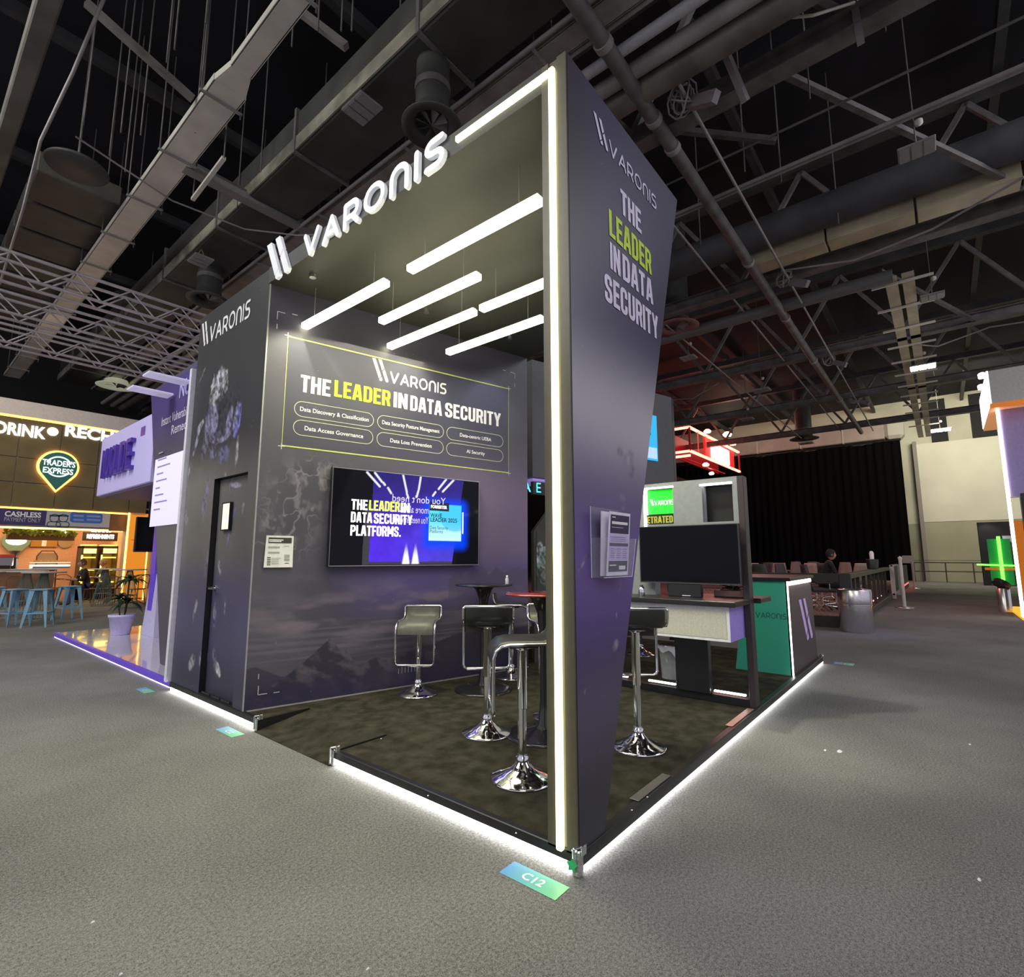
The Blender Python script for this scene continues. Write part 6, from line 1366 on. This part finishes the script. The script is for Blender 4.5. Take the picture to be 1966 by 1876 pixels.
q=at_x((1618,1100),12.2); person((q.x,max(q.y,.9),LZ),R_(-65),'person in a black top seated in the lounge beyond the fence, leaning forward',BT,BT,seat=.50,lean=.16)
dup(first[1],(q.x-.05,max(q.y,.9)+.02,LZ),R_(-65),'black swivel chair under the person in the black top')
lamp('lounge_glow','AREA',(15,3.5,5.5),140,(1,.42,.36),4,4,target=(15,3.5,0))
# fence
FC=mat('fence_black',(.025,.021,.02),.5); FCB=mat('fence_brown',(.07,.05,.045),.5)
fn=thing('black_fence','black picket fence with mesh end panel enclosing the lounge','fence',(13,.2,0))
MB().bbox((10.35,.10,.002),(20.3,.30,.16),.01).build('kick_board',FCB,fn); MB().bbox((10.35,.12,.97),(20.3,.28,1.08),.01).build('top_rail',FCB,fn)
xs=[at_y((px,1120),.2).x for px in (1649.5,1660,1668,1676.6,1686.3,1696,1705.6)]
pk=None
x=10.55
while x<20:
    if pk is None: pk=MB().box((x,.15,.16),(x+.1,.22,.97)).build('picket',FC,fn); x00=x
    else: share(pk,(pk.location.x+x-x00,pk.location.y,pk.location.z),parent=fn)
    x+=1.15 if x>11.8 else .8
for k in range(7): MB().box((10.9+1.3*k,.29,.165),(11.6+1.3*k,.31,.18)).build('red_glow_line',mat('pink_reflection',(1,.5,.5),emit=3,ecol=(1,.45,.40)),fn)  # red reflections between the pickets, drawn as glowing strips
MB().bbox((10.33,.10,.0),(10.5,.3,1.08),.005).build('corner_post',FC,fn); MB().bbox((10.35,.3,.90),(10.45,3.2,1.08),.005).build('end_rail',FC,fn); MB().bbox((10.35,.3,.002),(10.45,3.2,.22),.005).build('end_board',FC,fn)
b=MB(); 
for k in range(-8,34):
    y=.3+.1*k
    for s in (-1,1):
        ya=y;yb=y+s*.40; z0_,z1_=.22,.70
        lo,hi=.3,3.2
        def cl(y_,z_): return y_
        if lo<=ya<=hi and lo<=yb<=hi: b.bar((10.40,ya,z0_),(10.40,yb,z1_),.008,.008)
b.build('wire_mesh',mat('mesh_wire',(.40,.24,.19),.5,metal=.3),fn,kind='stuff')
MB().bar((10.4,.3,.70),(10.4,3.2,.70),.02,.02).build('mesh_rail',FC,fn)
t=thing('black_pedestal','black round pot with a white upright tube at the fence corner','planter',at_y((1676,1095),.2)); c=t.location
MB().lathe([(.13,0),(.15,.26),(.14,.28),(.0,.28)],n=20).build('pot',BLK,t,world=False); MB().lathe([(.05,.28),(.055,.45),(.035,.5),(0,.51)],n=16).build('white_tube',WHITE,t,world=False); t.location=(c.x,.2,1.081)
# gate and stanchions
gt=thing('white_gate','white metal gate frame at the far end of the fence','gate',(20.6,0,0)); WM=mat('gate_white',(.55,.55,.52),.4)
for x in (20.35,22.8): MB().box((x,.0,.002),(x+.12,.12,1.15)).build('gate_post',WM,gt)
MB().box((20.35,.03,1.10),(22.9,.09,1.16)).build('gate_rail',WM,gt); MB().box((20.35,.03,.12),(22.9,.09,.18)).build('gate_rail',WM,gt); MB().box((20.5,.05,.2),(22.8,.06,1.1)).build('gate_panel',FC,gt)
for i,(px,l) in enumerate((((1737,1167),'white retractable-belt post nearest in the aisle'),((1756,1130),'white post with a small sign plate farther down the aisle'))):
    q=at_z(px); t=thing('queue_post',l,'post',(q.x,q.y,0)); h=1.35 if i==0 else 1.15
    MB().lathe([(.22,0),(.22,.02),(.05,.04)],n=20).build('base',STEELB,t,world=False); MB().tube([(0,0,.03),(0,0,h)],.045 if i==0 else .05,12).build('post_tube',WM,t,world=False); MB().lathe([(.05,h),(.055,h+.06),(0,h+.1)],n=12).build('cap',WM,t,world=False)
    if i==1: MB().bbox((-.02,-.05,h),(.0,.35,h+.35),.005).build('sign_plate',WM,t,world=False)
hr=thing('handrail','dark metal handrail in front of the pale far wall','railing',(37,-1,0))
for z in (.62,1.12,1.25): MB().tube([(37,.1,z),(37,-3.4,z)],.03 if z<1.2 else .012,6).build('rail',STD,hr)
for y in (.05,-.35,-1.4,-2.6,-3.3): MB().tube([(37,y,.0),(37,y,1.12)],.035,6).build('rail_post',STD,hr)
fb=thing('second_fence','dark barrier with a red light line beyond the gate','fence',(27,.1,0)); MB().bbox((23.6,.06,.002),(30,.16,1.05),.01).build('barrier_panel',FC,fb); MB().box((24.5,.03,.2),(29.5,.055,.24)).build('red_glow_line',mat('led_red',(1,.05,.05),emit=4,ecol=(1,.06,.06)),fb)
# bin
q=Vector((9.95,.02,0)); t=thing('steel_trash_bin','tall cylindrical brushed steel bin standing in the aisle by the fence corner','waste bin',(q.x,q.y,.001))
BS=mat('bin_steel',(.70,.68,.70),.27,metal=.97,var=.06,scale=30)
MB().lathe([(.27,0),(.275,.01),(.275,.50)],n=40).build('lower_body',BS,t,world=False); MB().lathe([(.281,.50),(.283,.51),(.283,.78),(.27,.80),(.2,.80),(.195,.77),(0,.77)],n=40).build('upper_sleeve',BS,t,world=False); MB().lathe([(.284,.495),(.286,.50),(.284,.512)],n=40).build('seam_band',CHROME,t,world=False)
lamp('added_violet_spot','SPOT',(9.6,-3.5,4.0),170,(.5,.32,1),.2,target=(9.9,0,.5),spot=28)  # added spot, gives the steel bin a violet highlight

# =================================================================== RIGHT-HAND STAND
RX=14.65
rs=thing('orange_trim_stand','tall white and lilac stand with orange soffit at the right edge','exhibition stand',(RX+1,-4,0))
yL=at_x((1916,800),RX).y; hz0=at_x((1903,777),RX-.1).z; hz1=at_x((1893,713),RX-.1).z; yH=at_x((1900,745),RX-.1).y
MB().bbox((RX-.1,-6,hz0),(RX+3.0,yH,hz1),.01).build('header_box',mat('header_white',(.55,.53,.50),.5),rs)
OP=mat('orange_paint',(.75,.20,.02),.45,emit=.3,ecol=(1,.28,.02)); MB().box((RX-.13,-6,hz0-.09),(RX-.05,yH+.03,hz0+.02)).build('orange_edge',OP,rs); MB().box((RX-.05,-6,hz0-.06),(RX+3.0,yH+.02,hz0-.01)).build('orange_soffit',mat('orange_soffit',(.8,.35,.15),.5,emit=.35,ecol=(1,.45,.2)),rs)
MB().box((RX-.1,yH+.0,hz0),(RX+3,yH+.03,hz1)).build('glowing_side_face',mat('side_lit',(1,1,1),emit=2.5),rs)  # side face is merely lit; its brightness is put in as emission
MB().box((RX+.35,-6,2.85),(RX+.7,yL-.05,hz0-.05)).build('lilac_wall',mat('lilac_wall',(.40,.32,.62),.6),rs)
MB().box((RX+.33,yL-.06,.06),(RX+.4,yL,hz0-.06)).build('light_edge',mat('led_stand',(1,1,1),emit=7,ecol=(1,.93,.88)),rs,label='tall white light edge')
MB().bbox((RX+.2,-6,.03),(RX+.7,yL-.25,2.85),.01).build('navy_panel',mat('navy_panel',(.02,.02,.07),.4),rs); MB().bbox((RX+.12,yL-.35,.03),(RX+.22,yL-.22,2.9),.01).build('black_post',BLK,rs)
MB().bbox((RX-.2,-6,.002),(RX+3.5,yL+.03,.06),.005).build('yellow_plinth',mat('yellow_edge',(.8,.42,.03),.4,emit=.8,ecol=(1,.5,.03)),rs)
for i,px in enumerate(((1885,722),(1884,744))):
    c=at_x(px,RX+.4+1.2*i); t=thing('stand_spotlight',['bright white spotlight at the upper corner of the orange-trimmed stand','bright white spotlight just below the upper one on the stand'][i],'spotlight',c); MB().lathe([(0,-.06),(.07,-.055),(.075,.05),(.04,.08)],(0,0,0),14).build('lamp_face',mat('spot_face',(1,1,1),emit=25,ecol=(1,1,.97)),t,world=False); MB().tube([(0,0,.08),(.0,-.12,.12)],.015,6).build('lamp_arm',BLK,t,world=False)
q=at_z((1931,1175)); t=thing('steel_ashtray_bin','slim steel bin with a dark tilted disc beside the yellow plinth','waste bin',(q.x,q.y,.001)); MB().lathe([(.14,0),(.14,.6),(.12,.62),(0,.62)],n=24).build('body',BS,t,world=False); MB().tube([(-.1,.05,.68),(-.06,.0,.76)],.19,20).build('disc_lid',KB,t,world=False)
# distant stands behind it
d0=at_x((1875,1003),34);d1=at_x((1925,1115),34)
t=thing('dark_poster_stand','dark framed poster stand with blue lower half near the far wall','exhibition stand',(34,(d0.y+d1.y)/2,0)); MB().bbox((34,d1.y-.5,.0),(34.2,d0.y,d0.z),.02).build('black_frame',BLK,t); MB().box((33.97,d1.y-.3,.3),(33.99,d0.y-.35,d0.z-1.2)).build('blue_poster',mat('poster_blue',(.04,.05,.30),.5,emit=.25,ecol=(.08,.1,.6)),t)
pp=Plane((33.96,0,0),(0,-1,0),(0,0,1),(-1,0,0)); b=MB(); rect(b,pp,-d0.y+.45,.5,-d0.y+1.1,.9); rect(b,pp,-d0.y+.45,1.1,-d0.y+1.1,1.4); rect(b,pp,-d0.y+.9,2.2,-d0.y+1.3,2.5); b.build('poster_block',mat('poster_pale',(.5,.5,.55),.5),t)
lamp('poster_light','SPOT',(33,(d0.y+d1.y)/2,d0.z+.4),60,(1,1,.95),.1,target=(34,(d0.y+d1.y)/2,2.2),spot=60)
t=thing('green_neon_arch','green glowing tube frame standing in front of the dark poster stand','light sculpture',(27,-2.3,0)); g0=at_x((1916,1030),27);g1=at_x((1929,1112),27)
MB().tube([(27,g0.y,.0),(27,g0.y,g0.z)],.06,10).build('green_tube',mat('neon_green',(.1,1,.1),emit=4,ecol=(.12,1,.05)),t); MB().tube([(27,g0.y+.75,1.12),(27,g0.y-.5,1.08)],.035,8).build('green_tube',mat('neon_green'),t); MB().box((27.1,g0.y-.35,.3),(27.15,g0.y+.35,g0.z-.1)).build('green_board',mat('board_green',(.02,.2,.08),.4,emit=.15,ecol=(0,.6,.1)),t); MB().box((27.0,g0.y-.5,.9),(27.4,g0.y+.5,1.0)).build('orange_shelf',OP,t)
t=thing('orange_column','orange column between the poster stand and the light edge','column',(24,-2.9,0)); g=at_x((1932,1000),24); MB().bbox((24,g.y-.6,.0),(24.15,g.y-.08,g.z),.02).build('column_body',OP,t)

# =================================================================== RED NEON STAND
NX=26.0; n0=at_x((1323,820),NX); n1=at_x((1323,866),NX); n2=at_y((1418,867),n0.y); n3=at_x((1290,826),NX)
RED=mat('neon_red',(1,.1,.05),emit=6,ecol=(1,.16,.12)); RDK=mat('red_dark',(.20,.01,.015),.5,emit=.10,ecol=(1,.02,.03)); RP=mat('red_panel',(.7,.02,.02),.5,emit=.6,ecol=(1,.02,.02))
rn=thing('red_neon_stand','box-shaped overhead frame outlined in red neon with a glowing white screen','exhibition stand',(NX+4,n0.y+2,0))
yA,yB=n0.y,n0.y+7; xA,xB=NX,n2.x; zT,zM=n0.z,n1.z; zL=zM-(zT-zM)*.85
for (p,q) in (((xA,yA,zT),(xB,yA,zT)),((xA,yA,zM),(xB,yA,zM)),((xA,yA,zT),(xA,yB,zT)),((xA,yA,zM),(xA,yB,zM)),((xA,yA,zM-.25),(xA,yB,zM-.25))):
    MB().bar(p,q,.12,.12).build('neon_tube',RED,rn)
for p in ((xA,yA),(xB,yA)): MB().bar((p[0],p[1],zM-.1 if p[0]>xA+1 else zM),(p[0],p[1],zT),.10,.10).build('upright',RDK,rn)
for k in range(1,5): MB().bar((xA,yA+1.1*k,zM),(xA,yA+1.1*k,zT),.05,.05).build('upright',mat('red_bar',(.6,.1,.08),.5,emit=.4,ecol=(1,.15,.1)),rn)
for k in range(1,4): MB().bar((xA+1.3*k,yA,zM),(xA+1.3*k,yA,zT),.05,.05).build('upright',mat('red_bar'),rn)
MB().box((xA+.3,yA+1.4,zM),(xB,yA+1.5,zT)).build('back_panel',RDK,rn); w=xB-xA
MB().box((xA+w*.40,yA-.02,zM+.15),(xA+w*.76,yA+.08,zT-.25)).build('white_screen',mat('screen_pinkwhite',(1,.8,.75),emit=3.2,ecol=(1,.80,.72)),rn); MB().box((xA+w*.30,yA+.1,zM),(xB-.8,yA+.2,zT)).build('red_panel',RP,rn)
MB().box((xA+.2,yA+.5,zL+.9),(xB-1.5,yA+.6,zM-.3)).build('lower_panel',RDK,rn); MB().bar((xA,yA+1.2,zL),(xA,yB,zL),.10,.10).build('neon_tube',RED,rn)
for (px_,m_,r_) in (((1358,828),'r',.22),((1407,852),'r',.22),((1396,834),'w',.30),((1355,892),'r',.2),((1366,909),'w',.16)):
    c=at_y(px_,yA-.1 if m_=='r' else yA+.6); mm=mat('lamp_red',(1,.3,.2),emit=10,ecol=(1,.22,.15)) if m_=='r' else mat('lamp_yellowwhite',(1,1,.8),emit=20,ecol=(1,1,.72))
    b=MB(); b.lathe([(0,-.5*r_),(.8*r_,-.45*r_),(r_,0),(.5*r_,.5*r_),(0,.55*r_)],c,16); b.build('flood_lamp',mm,rn)
lamp('red_flood','POINT',(xA+w*.6,yA-.6,zT+.6),50,(1,.08,.05),.3); lamp('white_flood','POINT',(xA+w*.8,yA-.8,zT+.5),90,(1,1,.8),.3)
b=MB(); b.box((xA-1.0,yA+.6,0),(xA+9,yA+8,zL-.3)); tag(b.build('dark_stand_block',WALLD),'dark block under the red neon frame','exhibition stand')
